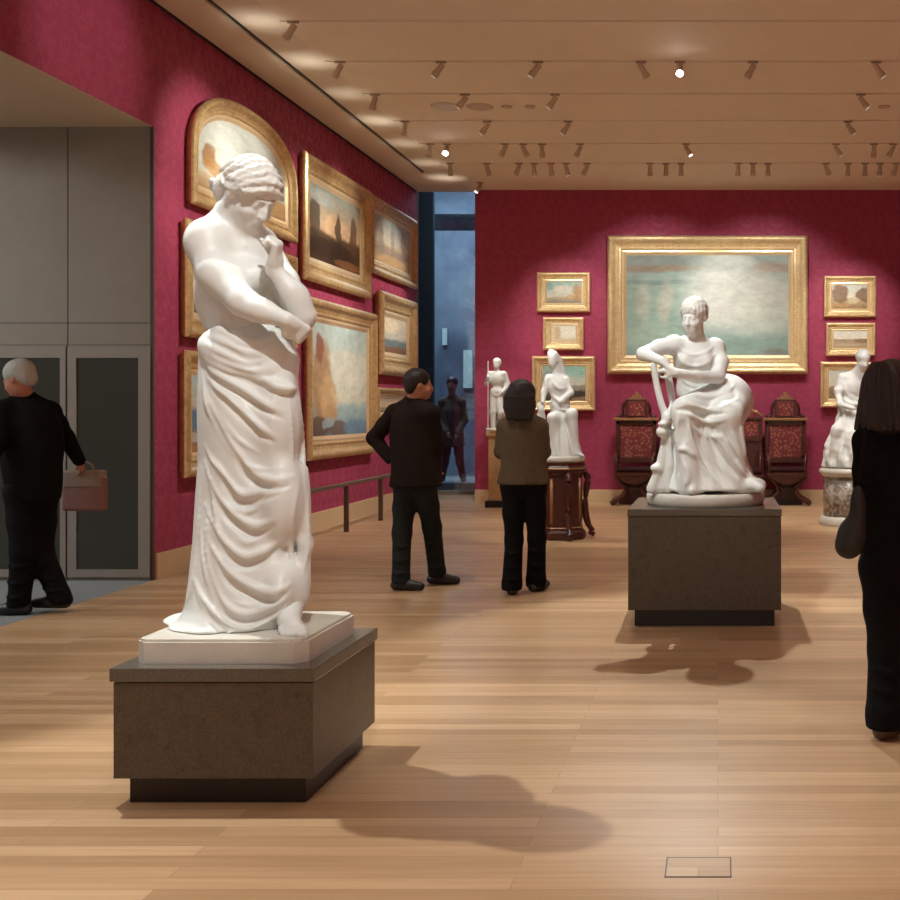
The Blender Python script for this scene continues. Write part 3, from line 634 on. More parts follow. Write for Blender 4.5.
        for a in range(8):
            for ax in range(3):
                ca = cs[a]
                if ca[ax]: continue
                cb = list(ca); cb[ax] = 1
                va = d[I+ca[0], J+ca[1], K+ca[2]]; vb = d[I+cb[0], J+cb[1], K+cb[2]]; cr = (va < 0) != (vb < 0)
                t = np.where(cr, va/np.where(cr, va-vb, 1), 0); p = np.zeros((nvt, 3)); p[:] = ca; p[:, ax] += t
                acc += p*cr[:, None]; num += cr
        V = (idx+acc/num[:, None])*s.h+s.lo
        F = []
        for ax in range(3):
            o1, o2 = (ax+1) % 3, (ax+2) % 3
            sa = [slice(None)]*3; sb = [slice(None)]*3; sa[ax] = slice(0, -1); sb[ax] = slice(1, None)
            A_, B_ = ins[tuple(sa)], ins[tuple(sb)]; e = np.argwhere(A_ != B_)
            e = e[(e[:, o1] > 0) & (e[:, o2] > 0) & (e[:, o1] < d.shape[o1]-1) & (e[:, o2] < d.shape[o2]-1)]
            fl = A_[tuple(e.T)]
            q = []
            for (u, v) in ((1, 1), (0, 1), (0, 0), (1, 0)):
                c = e.copy(); c[:, o1] -= u; c[:, o2] -= v; q.append(vid[tuple(c.T)])
            q = np.stack(q, 1); q[~fl] = q[~fl][:, ::-1]; F.append(q)
        F = np.concatenate(F)
        # light laplacian smoothing
        E = np.concatenate([F[:, [0, 1]], F[:, [1, 2]], F[:, [2, 3]], F[:, [3, 0]]]); E = np.concatenate([E, E[:, ::-1]])
        dg = np.bincount(E[:, 0], minlength=nvt).astype(float)
        for _ in range(smooth):
            m_ = np.stack([np.bincount(E[:, 0], V[E[:, 1], c], minlength=nvt) for c in range(3)], 1)/np.maximum(dg, 1)[:, None]; V = V*.5+m_*.5
        V = V-np.array(origin, float)
        me = bpy.data.meshes.new(name); me.vertices.add(nvt); me.vertices.foreach_set('co', V.astype(np.float32).ravel())
        me.loops.add(len(F)*4); me.loops.foreach_set('vertex_index', F.astype(np.int32).ravel())
        me.polygons.add(len(F)); me.polygons.foreach_set('loop_start', np.arange(0, len(F)*4, 4, dtype=np.int32))
        me.update(calc_edges=True); me.validate()
        return link(name, me, mat, parent, True)

def V3(*a): return np.array(a, float)
def head(F, c, f, s=1.0, up=(0, 0, 1), face=True, k=.018):
    """c = centre of the head between the ears, f = where the face points"""
    f = nv(f); u = np.array(up, float); u = nv(u-f*(u@f)); r = np.cross(f, u); c = np.array(c, float)
    P = lambda a, b, d: c+(r*a+f*b+u*d)*s
    F.ell(P(0, -.012, .028), (.074*s, .094*s, .090*s), k, f, u)
    F.ell(P(0, .022, -.035), (.060*s, .070*s, .078*s), k, f, u)
    F.ell(P(0, .056, -.082), (.030*s, .030*s, .024*s), .03*s, f, u)        # chin
    if face:
        for sg in (-1, 1):
            F.ell(P(sg*.031, .098, .000), (.017*s, .017*s, .011*s), .010*s, f, u, sub=True)   # eye socket
            F.ell(P(sg*.031, .076, .000), (.014*s, .013*s, .010*s), .006*s, f, u)
            F.cap(P(sg*.014, .088, .020), P(sg*.046, .074, .018), .0055*s, .005*s, .012*s)     # brow
            F.ell(P(sg*.076, -.005, -.008), (.010*s, .018*s, .030*s), .008*s, f, u)           # ear
            F.ell(P(sg*.034, .062, -.035), (.024*s, .022*s, .022*s), .02*s, f, u)             # cheek
        F.path([P(0, .090, .014), P(0, .100, -.012), P(0, .108, -.030)], (.006*s, .009*s), .012*s)
        F.ell(P(0, .100, -.034), (.017*s, .012*s, .009*s), .008*s, f, u)
        F.ell(P(0, .088, -.054), (.022*s, .012*s, .006*s), .006*s, f, u)
        F.ell(P(0, .086, -.064), (.019*s, .012*s, .007*s), .006*s, f, u)
        F.cap(P(-.022, .098, -.0588), P(.022, .098, -.0588), .0025*s, None, .003*s, sub=True)
    return P
def hand(F, wr, d, nrm, s=1.0, curl=.5, thumb=1, k=.007):
    """wrist, direction of the fingers, palm normal (fingers close towards it), thumb on side +1/-1"""
    d = nv(d); n = np.array(nrm, float); n = nv(n-d*(n@d)); sd = np.cross(d, n)*thumb; wr = np.array(wr, float)
    P = lambda a, b, c: wr+(d*a+sd*b+n*c)*s
    F.cap(P(.0, 0, 0), P(.03, 0, 0), .026*s, .028*s, .015*s)
    for b_ in (-.028, -.009, .010, .028): F.cap(P(.025, b_*.7, 0), P(.085, b_, 0), .016*s, .013*s, .012*s)
    for b_, L in ((.030, .070), (.010, .080), (-.010, .075), (-.029, .058)):
        p = P(.088, b_, 0); a = 0
        for j, (fr, rr) in enumerate(((.45, .0105), (.32, .0095), (.23, .0085))):
            a += curl*(1.25 if j == 0 else 1.45); q = p+(d*math.cos(a)+n*math.sin(a))*L*fr*s
            F.cap(p, q, rr*s, rr*.93*s, k*s); p = q
    p0 = P(.022, .026, .006); p1 = P(.052, .050, .018+.02*curl); p2 = P(.085, .050-.02*curl, .030+.035*curl)
    F.cap(p0, p1, .015*s, .013*s, .012*s); F.cap(p1, p2, .012*s, .010*s, k*s)
def J(px, py, D): p = at(px, py, D); return V3(p.x, p.y, p.z)

# ---------------------------------------------------------------- standing marble figure, foreground
def xz(L, D=0): return list(L)
O1 = V3(-1.85, 4.40, .505)
t = thing('marble_statue', 'tall white marble standing woman with bowed head and draped skirt on the nearest granite pedestal', 'statue', tuple(O1))
# rectangular marble plinth with clipped corners
bm = bmesh.new()
x0, x1, y0, y1, c_ = -2.172+1.85, -1.532+1.85, 4.082-4.4, 4.67-4.4, .042
poly = [(x0+c_, y0), (x1-c_, y0), (x1-.02, y0+.02), (x1, y0+c_), (x1, y1-c_), (x1-c_, y1), (x0+c_, y1), (x0, y1-c_), (x0, y0+c_), (x0+.02, y0+.02)]
a = [bm.verts.new((x, y, 0)) for x, y in poly]; b_ = [bm.verts.new((x, y, .088)) for x, y in poly]
bm.faces.new(a[::-1]); top = bm.faces.new(b_)
for i in range(len(poly)): bm.faces.new((a[i], a[(i+1) % len(poly)], b_[(i+1) % len(poly)], b_[i]))
bmesh.ops.bevel(bm, geom=list(top.edges), offset=.010, segments=2, affect='EDGES')
obj('plinth', bm, M['marble_base'], t)
# figure
F = Field((-2.2, 4.0, 1.30), (-1.4, 4.80, 2.52), .0052)
fc = nv((.72, -.34, -.60)); up0 = (0, 0, 1)
hc = J(250, 194, 4.40)
HP = head(F, hc, fc, 1.16, up0)
F.path([J(229, 228, 4.47), J(234, 212, 4.44), J(240, 201, 4.42)], (.066, .062), .03)
F.cap(J(206, 226, 4.45), J(232, 219, 4.47), .030, .05, .05)
# torso
F.ell(J(239, 262, 4.48), (.150, .115, .20), .05, (.5, -.86, 0), (-.05, 0, 1))
F.ell(J(229, 290, 4.50), (.130, .110, .20), .05, (.5, -.86, 0), (.1, 0, 1))
F.ell(J(250, 322, 4.46), (.148, .118, .16), .06, (.4, -.9, 0))
F.ell(J(228, 250, 4.53), (.11, .09, .16), .05, (.5, -.86, 0))
shL, elL, wrL = J(207, 241, 4.38), J(243, 302, 4.27), J(286, 320, 4.22)
shR, elR, wrR = J(262, 243, 4.58), J(302, 316, 4.34), J(274, 269, 4.28)
F.cap(shL, J(232, 232, 4.46), .060, .055, .05); F.cap(J(238, 233, 4.48), shR, .05, .05, .05)
F.ell(J(255, 277, 4.385), (.060, .050, .060), .06); F.ell(J(233, 279, 4.36), (.06, .055, .06), .06)
F.path([shL, J(215, 273, 4.33), elL], (.068, .056), .05); F.ell(J(208, 244, 4.39), (.070, .072, .085), .06)
F.path([elL, J(265, 312, 4.24), wrL], (.055, .031), .02); F.ell(J(256, 310, 4.25), (.052, .044, .040), .03)
F.path([shR, J(284, 282, 4.47), elR], (.060, .050), .03); F.path([elR, J(291, 291, 4.30), wrR], (.053, .030), .02); F.ell(J(297, 300, 4.32), (.050, .046, .06), .03)
hand(F, wrL, nv(J(305, 336, 4.28)-wrL), (-.1, .95, -.15), 1.0, .75, -1)
hand(F, wrR, nv(J(277, 248, 4.26)-wrR), (-1, -.15, .1), 1.12, .92, -1, .005)
F.cap(J(232, 238, 4.40), J(246, 246, 4.39), .006, .004, .01)
F.mesh('figure', M['marble'], t, O1, 1, 2)
# hair: waved, with a band and a knot of curls at the nape
F = Field(hc-.24, hc+.24, .0045)
u0 = np.array(up0, float); uu = nv(u0-fc*(u0@fc)); rr = np.cross(fc, uu); s_ = 1.16
H = lambda a, b, c: hc+(rr*a+fc*b+uu*c)*s_
F.ell(H(0, -.018, .036), (.084*s_, .104*s_, .094*s_), .02, fc, uu)
F.ell(H(0, -.095, -.035), (.055*s_, .050*s_, .065*s_), .03, fc, uu)
for i in range(7):      # waves swept back from the parting
    for sg in (-1, 1):
        a0 = .080-.022*i
        top = .124*math.sqrt(max(.15, 1-((a0+.018)/.112)**2))+.002
        pts = [H(sg*.004, a0, top), H(sg*.040, a0+.010*math.sin(i), top*.90), H(sg*.070, a0-.012, top*.60), H(sg*.083, a0-.026, .028)]
        F.path(bez(pts, 4), .0085, .006)
for sg in (-1, 1):      # soft roll framing the brow
    F.path(bez([H(0, .074, .066), H(sg*.034, .070, .050), H(sg*.062, .044, .030), H(sg*.078, .008, .010), H(sg*.074, -.040, .0), H(sg*.05, -.08, .0)], 4), .012, .010)
    F.path(bez([H(0, .074, .090), H(sg*.042, .062, .074), H(sg*.074, .020, .052), H(sg*.084, -.04, .03)], 4), .009, .006)
r_ = np.random.RandomState(4)
for i in range(30):
    v = r_.normal(size=3); v /= np.linalg.norm(v); F.ell(H(0, -.118, -.045)+v*np.array([.045, .045, .058]), (.017, .017, .017), .005)
F.path(bez([H(-.086, -.05, .02), H(-.066, .0, .105), H(0, .01, .138), H(.066, .0, .105), H(.086, -.05, .02)], 6), .006, .003, sub=True)
F.ell(H(0, .110, -.046), (.052*s_, .062*s_, .074*s_), .008, fc, uu, sub=True)
F.noise(.0018, 150, 2); F.mesh('hair', M['marble_hair'], t, O1, 1, 1)
# drapery
F = Field((-2.35, 4.0, .55), (-1.42, 4.80, 1.80), .0052)
rows = []
for py, a, b_, D, ry in ((322, 216, 289, 4.46, .10), (332, 209, 292, 4.46, .125), (350, 202, 294, 4.46, .155), (390, 201, 297, 4.46, .175), (420, 201, 299, 4.46, .18), (460, 202, 301, 4.46, .18), (500, 199, 303, 4.46, .185), (540, 197, 304, 4.45, .195), (580, 193, 300, 4.44, .205), (605, 190, 298, 4.43, .215), (622, 182, 298, 4.42, .23), (640, 172, 292, 4.40, .24)):
    p = at((a+b_)/2, py, D); rows.append((max(p.z, .585), p.x, D, (b_-a)/2*D/FPX, ry))
def fold1(th, z):
    back = np.clip(np.sin(th)+.25, 0, 1)          # free vertical folds at the sides and back
    return (.010*np.sin(th*17+3*np.sin(z*2.1))+.006*np.sin(th*29+z*3))*back*np.clip((1.72-z)*3, 0, 1)
F.loft(rows, .02, fold1)
# spreading hem
F.ell(J(196, 634, 4.36), (.115, .17, .035), .05); F.ell(J(178, 636, 4.30), (.09, .12, .020), .05); F.ell(J(235, 637, 4.28), (.15, .11, .03), .05)
F.ell(J(186, 625, 4.5), (.10, .14, .05), .05)
F.cap(J(303, 470, 4.40), J(306, 545, 4.38), .020, .024, .03); F.cap(J(306, 545, 4.38), J(301, 598, 4.36), .024, .018, .03)
F.ell(J(280, 420, 4.36), (.08, .09, .20), .06); F.ell(J(283, 500, 4.33), (.075, .08, .16), .06)   # advanced thigh and knee
F.ell(J(286, 590, 4.33), (.06, .10, .10), .08)
big = [[(204, 361), (217, 374), (242, 389), (264, 403), (284, 412)],
 [(208, 378), (227, 397), (255, 423), (276, 437)],
 [(203, 374), (207, 397), (216, 420), (232, 447), (253, 472), (275, 480), (294, 476)],
 [(205, 446), (219, 470), (237, 492), (253, 494), (282, 486)],
 [(204, 462), (218, 497), (238, 518), (256, 526), (276, 518)],
 [(205, 505), (222, 540), (243, 556), (262, 552), (280, 540)],
 [(204, 530), (224, 567), (248, 585), (272, 592), (291, 584)],
 [(200, 518), (206, 563), (220, 600), (242, 614), (267, 608), (289, 594)],
 [(192, 570), (203, 600), (224, 621), (250, 628), (270, 618), (285, 606)],
 [(253, 634), (268, 620), (287, 610)]]
small = [[(216, 408), (236, 437), (262, 455)], [(218, 430), (238, 460), (262, 470), (284, 468)], [(236, 538), (248, 543), (260, 536)], [(230, 508), (246, 512), (264, 505)], [(228, 600), (250, 606), (270, 602)], [(240, 498), (256, 503), (276, 495)],
 [(299, 483), (293, 510), (291, 550), (294, 587)], [(300, 400), (303, 450), (304, 500)], [(304, 470), (308, 537), (302, 580)], [(203, 470), (200, 510), (196, 558), (190, 595), (178, 618)], [(208, 500), (207, 545), (205, 585)], [(288, 392), (291, 430), (293, 470)], [(276, 392), (270, 425)], [(212, 470), (216, 520), (228, 560)]]
F.strokes([xz(L) for L in big], .0165, .010, .001, False, .22)
F.strokes([xz(L) for L in small], .009, .008, .001, False, .3)
F.strokes([xz([(a, b_+8) for a, b_ in L]) for L in big[2:9]], .017, .009, -.005, True, .3)
F.strokes([xz([(a, b_+7) for a, b_ in L]) for L in big[:2]], .013, .010, -.004, True, .3)
# rolled cloth at the hips and the overfold hanging on one side
band = [[(204, 348), (212, 361), (230, 369), (251, 374), (276, 385), (287, 388), (296, 389)],
 [(203, 342), (217, 357), (245, 368), (268, 371), (287, 361), (296, 352)], [(204, 340), (219, 351), (245, 360), (268, 358), (288, 345)],
 [(208, 334), (227, 343), (249, 353), (272, 349), (290, 334)], [(211, 330), (227, 333), (244, 343), (259, 344), (278, 335), (288, 329)]]
for i, L in enumerate(band):
    pts = xz(L); P = bez(pts, 5); 
    F.strokes([pts], .020 if i else .016, .009, -.004-.004*min(i, 3), False, .12, 5)
F.strokes([xz([(a, b_+6) for a, b_ in L]) for L in band[1:4]], .010, .008, -.010, True, .3)
F.ell(J(210, 347, 4.36), (.043, .05, .055), .03)
F.ell(J(278, 364, 4.38), (.075, .065, .085), .06)
F.strokes([xz([(262, 378), (276, 386), (287, 389), (297, 388)])], .012, .012, .0)
for L in ([(215, 640), (232, 634), (250, 638)], [(185, 630), (200, 634), (214, 631)], [(176, 636), (190, 639), (205, 637)]): F.strokes([xz(L)], .008, .012, .001)
F.below(.5935)
F.mesh('drapery', M['marble'], t, O1, 1, 1)
# sandalled foot emerging over the plinth edge
F = Field((-1.80, 4.05, .56), (-1.45, 4.50, .80), .004)
F.path([J(292, 603, 4.33), J(289, 620, 4.27), J(294, 628, 4.20)], (.044, .036), .02)
for i in range(5):
    b0 = J(282+5.0*i, 629, 4.20-.006*i); b1 = J(284+5.2*i, 635, 4.13+.012*abs(i-3)); F.cap(b0, b1, .016 if i < 4 else .018, .0125 if i < 4 else .0155, .008)
F.below(.586)
F.mesh('foot', M['marble'], t, O1, 1, 1)

# ---------------------------------------------------------------- seated marble figure
O2 = V3(-.088, 7.80, .783)
def q(px, py, D): return J(px, py, D)
t = thing('marble_statue', 'white marble seated woman leaning on a horned support, on the farther granite pedestal', 'statue', tuple(O2))
bm = bmesh.new(); lathe(bm, [(.405, 0), (.412, .012), (.418, .03), (.418, .062), (.410, .078), (.398, .086)], 56); obj('round_base', bm, M['marble_base'], t, True)
F = Field((-.75, 7.30, 1.45), (.18, 8.20, 2.32), .0062)
f2 = nv((-.42, -.86, -.22)); h2 = q(694, 317, 7.78)
head(F, h2, f2, 1.10)
F.path([q(697, 345, 7.86), q(695, 334, 7.83), h2-np.array([0, 0, .04])], (.062, .055), .03)
sR, sL = q(674, 345, 7.80), q(715, 348, 7.90)
F.cap(sR, sL, .062, .062, .05); F.ell(sR, (.065, .065, .065), .03); F.ell(sL, (.07, .07, .07), .03)
F.ell(q(695, 362, 7.85), (.155, .108, .16), .05); F.ell(q(697, 388, 7.90), (.150, .11, .16), .06)
F.ell(q(685, 360, 7.77), (.05, .045, .055), .035); F.ell(q(705, 361, 7.78), (.05, .045, .055), .035)
e1 = q(643, 354, 7.62); F.path([sR, q(658, 348, 7.72), e1], (.060, .046), .03); F.cap(e1, q(661, 361, 7.52), .044, .030, .02)
hand(F, q(661, 361, 7.52), (.75, .0, -.55), (-.3, .3, -.9), 1.0, .7, 1)
e2 = q(718, 377, 7.78); F.path([sL, q(721, 362, 7.84), e2], (.060, .048), .03); F.path([e2, q(697, 377, 7.62), q(676, 373, 7.52)], (.050, .032), .02)
hand(F, q(676, 373, 7.52), (-.85, .05, .35), (0, .5, -.6), 1.0, .6, 1)
F.strokes([[(676, 344), (684, 352), (695, 355), (707, 352), (714, 345)], [(674, 350), (683, 362), (695, 366), (708, 362), (717, 352)], [(679, 366), (690, 374), (703, 373)], [(682, 380), (694, 386), (710, 384)], [(684, 388), (696, 392), (712, 390)]], .009, .010, .001, False, .3)
F.mesh('figure', M['marble'], t, O2, 1, 1)
F = Field(h2-.2, h2+.2, .0065); uu2 = nv(np.array([0, 0, 1.])-f2*f2[2]); r2 = np.cross(f2, uu2); H2 = lambda a, b, c: h2+(r2*a+f2*b+uu2*c)*1.1
F.ell(H2(0, -.016, .040), (.088*1.1, .106*1.1, .092*1.1), .02, f2, uu2); F.ell(H2(.055, -.085, -.01), (.05, .05, .055), .02)
for sg in (-1, 1):
    F.path(bez([H2(0, .080, .074), H2(sg*.045, .066, .056), H2(sg*.076, .01, .016), H2(sg*.07, -.05, -.02)], 4), .0085, .010)
    
F.path(bez([H2(-.09, -.04, .03), H2(-.07, .03, .100), H2(0, .05, .125), H2(.07, .03, .100), H2(.09, -.04, .03)], 5), .006, .004, sub=True)
F.ell(H2(0, .118, -.036), (.060, .066, .096), .008, f2, uu2, sub=True)
F.noise(.0035, 110, 3); F.mesh('hair', M['marble_hair'], t, O2, 1, 1)
F = Field((-.62, 7.32, .84), (.45, 8.22, 1.78), .0075)
F.loft([(q(0, 488, 7.75)[2], -.075, 7.78, .375, .36), (q(0, 478, 7.75)[2], -.085, 7.79, .345, .34), (q(0, 462, 7.75)[2], -.095, 7.80, .30, .31), (q(0, 440, 7.75)[2], -.09, 7.81, .27, .30), (q(0, 420, 7.75)[2], -.07, 7.83, .25, .30), (q(0, 405, 7.75)[2], -.05, 7.88, .22, .26)], .03,
       lambda th, z: .012*np.sin(th*15+z*5)*np.clip((1.42-z)*3, 0, 1))
F.cap(q(722, 398, 8.0), q(685, 411, 7.52), .15, .095, .05); F.cap(q(732, 402, 8.0), q(727, 416, 7.55), .16, .105, .05)
F.ell(q(727, 396, 7.95), (.16, .2, .16), .05); F.ell(q(712, 386, 7.95), (.12, .14, .08), .04)
F.cap(q(685, 412, 7.52), q(690, 486, 7.50), .085, .085, .05); F.cap(q(728, 418, 7.55), q(735, 484, 7.60), .10, .10, .05)
F.ell(q(752, 485, 7.62), (.10, .12, .055), .04)
xz2 = lambda L: xz(L, 7.5)
F.strokes([xz2(L) for L in ([(668, 404), (684, 403), (702, 409), (722, 408), (741, 396)], [(672, 398), (690, 396), (708, 398), (726, 393), (735, 384)], [(684, 408), (694, 418), (712, 422), (734, 416)],
   [(686, 412), (692, 440), (702, 464), (716, 486)], [(697, 418), (704, 440), (718, 464), (736, 484)], [(712, 428), (724, 446), (738, 466), (750, 480)], [(728, 424), (738, 446), (745, 468), (757, 484)],
   [(680, 412), (677, 430), (677, 449)], [(672, 420), (668, 440), (663, 462), (656, 484)], [(677, 450), (686, 450), (698, 460)], [(684, 460), (688, 475), (686, 488)], [(672, 455), (670, 470), (664, 486)], [(688, 420), (698, 432), (708, 438), (722, 437), (732, 446), (740, 458), (746, 470)], [(740, 420), (743, 445), (745, 462)])], .017, .011, .001, False, .2)
F.strokes([xz2(L) for L in ([(690, 414), (697, 442), (708, 466), (724, 486)], [(706, 428), (714, 446), (728, 466), (742, 482)], [(720, 428), (730, 448), (742, 470)], [(676, 424), (672, 445), (668, 466)], [(684, 420), (684, 446)], [(678, 455), (678, 480)], [(672, 410), (690, 410), (705, 415), (728, 413)])], .017, .010, -.005, True, .25)
F.path([q(693, 484, 7.48), q(692, 491, 7.42)], (.035, .030), .02); F.path([q(752, 484, 7.55), q(760, 488, 7.5)], (.045, .035), .02)
F.below(.866)
F.mesh('drapery', M['marble'], t, O2, 1, 1)
# horned support with a carved head, on a trunk
F = Field((-.62, 7.38, .84), (-.22, 7.85, 1.86), .0075)
F.path([q(660, 487, 7.60), q(665, 458, 7.60), q(667, 430, 7.58)], (.055, .036), .03); F.path([q(652, 489, 7.58), q(659, 470, 7.56), q(664, 445, 7.56)], (.040, .022), .012); F.path([q(668, 488, 7.56), q(670, 465, 7.55), q(668, 440, 7.56)], (.035, .022), .012); F.ell(q(662, 432, 7.54), (.042, .055, .038), .015); F.ell(q(663, 424, 7.53), (.036, .05, .022), .012); F.ell(q(667, 418, 7.56), (.040, .06, .055), .02)
F.ell(q(656, 468, 7.55), (.04, .04, .03), .02)
F.path(bez([q(667, 418, 7.56), q(662, 406, 7.55), q(657, 386, 7.55), q(654, 366, 7.55), q(658, 357, 7.56)], 6), (.024, .019), .01)
F.path(bez([q(668, 416, 7.58), q(672, 405, 7.62), q(670, 396, 7.62)], 4), (.024, .010), .01)
F.path(bez([q(672, 400, 7.66), q(668, 375, 7.68), q(664, 360, 7.66)], 5), .026, .01)
F.path([q(656, 358, 7.56), q(668, 362, 7.64)], .022, .015)
F.below(.866)
F.mesh('horned_support', M['marble'], t, O2, 1, 1)

# ---------------------------------------------------------------- marble figures in the background
def ghead(F, c, f, s=1.0): head(F, c, f, s, face=True, k=.014)
# group on the mahogany drum
O3 = V3(at(562, 0, 12.35).x, 12.35, .857)
t = thing('marble_statue', 'small white marble group of a veiled nymph and child on the round mahogany stand', 'statue', tuple(O3))
bm = bmesh.new(); lathe(bm, [(.25, 0), (.26, .02), (.26, .055), (.245, .07)], 36); obj('round_base', bm, M['marble_base'], t, True)
r = lambda px, py, dy=0: J(px, py, 12.35+dy)
F = Field(O3+(-.36, -.32, .05), O3+(.34, .32, 1.32), .0095)
F.loft([(O3[2]+.065, O3[0], 12.35, .22, .21), (O3[2]+.20, O3[0]+.0, 12.35, .19, .18), (O3[2]+.40, O3[0]+.01, 12.37, .14, .14), (O3[2]+.55, O3[0], 12.38, .12, .12)], .03, lambda th, z: .014*np.sin(th*11+z*14))
F.cap(r(562, 425, .05), r(572, 414, -.12), .08, .06, .04); F.cap(r(572, 414, -.12), r(576, 452, -.1), .06, .04, .04); F.cap(r(576, 452, -.1), r(583, 456, -.14), .035, .02, .03)
F.cap(r(560, 425, 0), r(553, 418, -.14), .08, .06, .04); F.cap(r(553, 418, -.14), r(556, 452, -.1), .06, .045, .04)
F.ell(r(560, 405, 0), (.115, .10, .14), .04); F.ell(r(559, 387, 0), (.125, .095, .14), .04)
F.cap(r(549, 378), r(566, 380), .045, .045, .03); F.path([r(566, 380), r(571, 393, -.05), r(560, 402, -.12)], (.042, .028), .02)
F.path([r(549, 378), r(544, 392, -.05), r(543, 402, -.1)], (.042, .026), .02)
F.cap(r(557, 376), r(554, 366), .035, .032, .02); ghead(F, r(553, 361, -.01), (-.3, -.9, -.2), .72)
F.ell(r(553, 356, .02), (.065, .075, .065), .02); F.ell(r(551, 352, .02), (.035, .035, .035), .03)
F.path([r(558, 360, .05), r(562, 378, .08), r(560, 405, .1)], (.05, .06), .03)
ghead(F, r(541, 408, -.06), (.3, -.9, 0), .6); F.cap(r(541, 416, -.05), r(542, 432, -.05), .05, .05, .03); F.cap(r(540, 435, -.05), r(540, 455, -.05), .035, .028, .02); F.cap(r(545, 435, -.05), r(546, 455, -.05), .035, .028, .02)
F.strokes([[(552, 420), (549, 438), (546, 456)], [(558, 424), (558, 440), (555, 458)], [(564, 424), (567, 440), (570, 457)], [(571, 420), (575, 436), (580, 454)], [(549, 392), (558, 400), (568, 403)], [(549, 400), (560, 409), (572, 410)], [(552, 380), (558, 388), (566, 388)], [(548, 366), (546, 380), (547, 396)]], .016, .012, 0, False, .2)
F.below(O3[2]+.06); F.mesh('figures', M['marble'], t, O3, 1, 1)
t = thing('mahogany_stand', 'round dark mahogany display stand with scroll brackets beside the woman in tweed', 'stand', (O3[0], O3[1], 0))
bm = bmesh.new(); lathe(bm, [(.27, .0), (.28, .03), (.27, .08), (.235, .11), (.235, .72), (.25, .74), (.28, .76), (.285, .80), (.27, .82), (.27, .857)], 8, rot=PI/8); obj('drum', bm, M['wood_dark'], t)
bm = bmesh.new(); lathe(bm, [(.287, .782), (.292, .79), (.287, .798)], 8, rot=PI/8); lathe(bm, [(.24, .12), (.247, .13), (.24, .14)], 8, rot=PI/8); obj('gilt_moulding', bm, M['wood_edge'], t)
for i in range(4):
    a = PI/8+i*PI/2; c, s_ = math.cos(a), math.sin(a)
    R = lambda rr, z: (rr*c, rr*s_, z)
    bm = bmesh.new(); tube(bm, bez([R(.26, .74), R(.30, .66), R(.275, .5), R(.27, .3), R(.30, .16), R(.35, .07), R(.33, .025)], 5), [.028+.012*abs(math.sin(k*.28)) for k in range(31)], 10); obj('scroll_bracket', bm, M['wood_dark'], t, True)
    bm = bmesh.new(); tube(bm, [(.235*math.cos(a+PI/4)*.94, .235*math.sin(a+PI/4)*.94, .18), (.235*math.cos(a+PI/4)*.94, .235*math.sin(a+PI/4)*.94, .68)], .022, 8); obj('pilaster', bm, M['wood_edge'], t, True)
# standing youth with staff
O4 = V3(at(497, 0, 16.3).x, 16.3, 1.12)
t = thing('marble_statue', 'small white marble standing youth holding a staff on the slim tan column', 'statue', tuple(O4))
bm = bmesh.new(); lathe(bm, [(.16, 0), (.165, .02), (.155, .05)], 24); obj('round_base', bm, M['marble_base'], t, True)
r = lambda px, py, dy=0: J(px, py, 16.3+dy)
F = Field(O4+(-.30, -.25, .02), O4+(.30, .25, 1.2), .009)
F.path([r(493, 429, -.04), r(493, 412, -.03), r(494, 397)], (.035, .065), .02); F.path([r(500, 429, 0), r(501, 413, -.06), r(499, 397)], (.035, .065), .02)
F.ell(r(497, 392), (.105, .08, .09), .03); F.ell(r(497, 379), (.12, .08, .12), .04); F.cap(r(490, 374), r(504, 374), .045, .045, .03)
F.cap(r(497, 372), r(497, 366), .032, .03, .02); ghead(F, r(497, 364, 0), (-.2, -1, -.05), .72); F.ell(r(497, 361.5, .01), (.062, .072, .055), .02)
F.path([r(490, 374), r(487, 384, -.04), r(488, 377, -.12)], (.042, .026), .02); F.path([r(504, 374), r(508, 384, .02), r(503, 392, -.06)], (.042, .026), .02)
F.cap(r(488, 361, -.12), r(488, 430, -.06), .013, .013, .01)
F.path([r(505, 376, .05), r(508, 395, .03), r(504, 420, .05), r(502, 430, .06)], (.045, .06), .03); F.cap(r(497, 430, .08), r(497, 405, .08), .06, .05, .03)
F.strokes([xz(L, 16.2) for L in ([(506, 380), (508, 395), (505, 415)], [(491, 392), (497, 396), (503, 392)])], .014, .012)
F.below(O4[2]+.04); F.mesh('figure', M['marble'], t, O4, 1, 1)
t = thing('display_column', 'slim tan square display column with dark foot against the far wall', 'column', (O4[0], O4[1], 0))
obj('shaft', bx(-.105, .105, -.105, .105, .10, 1.05, bev=.006), M['column_wood'], t); obj('foot', bx(-.15, .15, -.15, .15, 0, .10, bev=.012), M['dark_base'], t); obj('capital', bx(-.14, .14, -.14, .14, 1.05, 1.12, bev=.015), M['column_wood'], t)
# stooping figure on the variegated drum
O5 = V3(at(850, 0, 13.85).x, 13.85, .71)
t = thing('marble_statue', 'white marble stooping figure seated on a rock, on the variegated stone drum', 'statue', tuple(O5))
r = lambda px, py, dy=0: J(px, py, 13.85+dy)
F = Field(O5+(-.42, -.38, -.0), O5+(.42, .38, 1.62), .0105)
F.loft([(O5[2]+.0, O5[0], 13.85, .33, .31), (O5[2]+.10, O5[0], 13.85, .33, .31), (O5[2]+.28, O5[0]-.02, 13.85, .29, .27), (O5[2]+.52, O5[0]+.02, 13.87, .21, .2), (O5[2]+.75, O5[0]+.02, 13.9, .15, .15)], .03, lambda th, z: .02*np.sin(th*9+z*16)+.012*np.sin(th*17-z*9))
F.cap(r(851, 418, .05), r(838, 430, -.16), .12, .085, .05); F.cap(r(838, 430, -.16), r(834, 463, -.14), .08, .05, .04); F.cap(r(855, 420, .05), r(850, 436, -.18), .12, .085, .05); F.cap(r(850, 436, -.18), r(852, 464, -.16), .08, .05, .04)
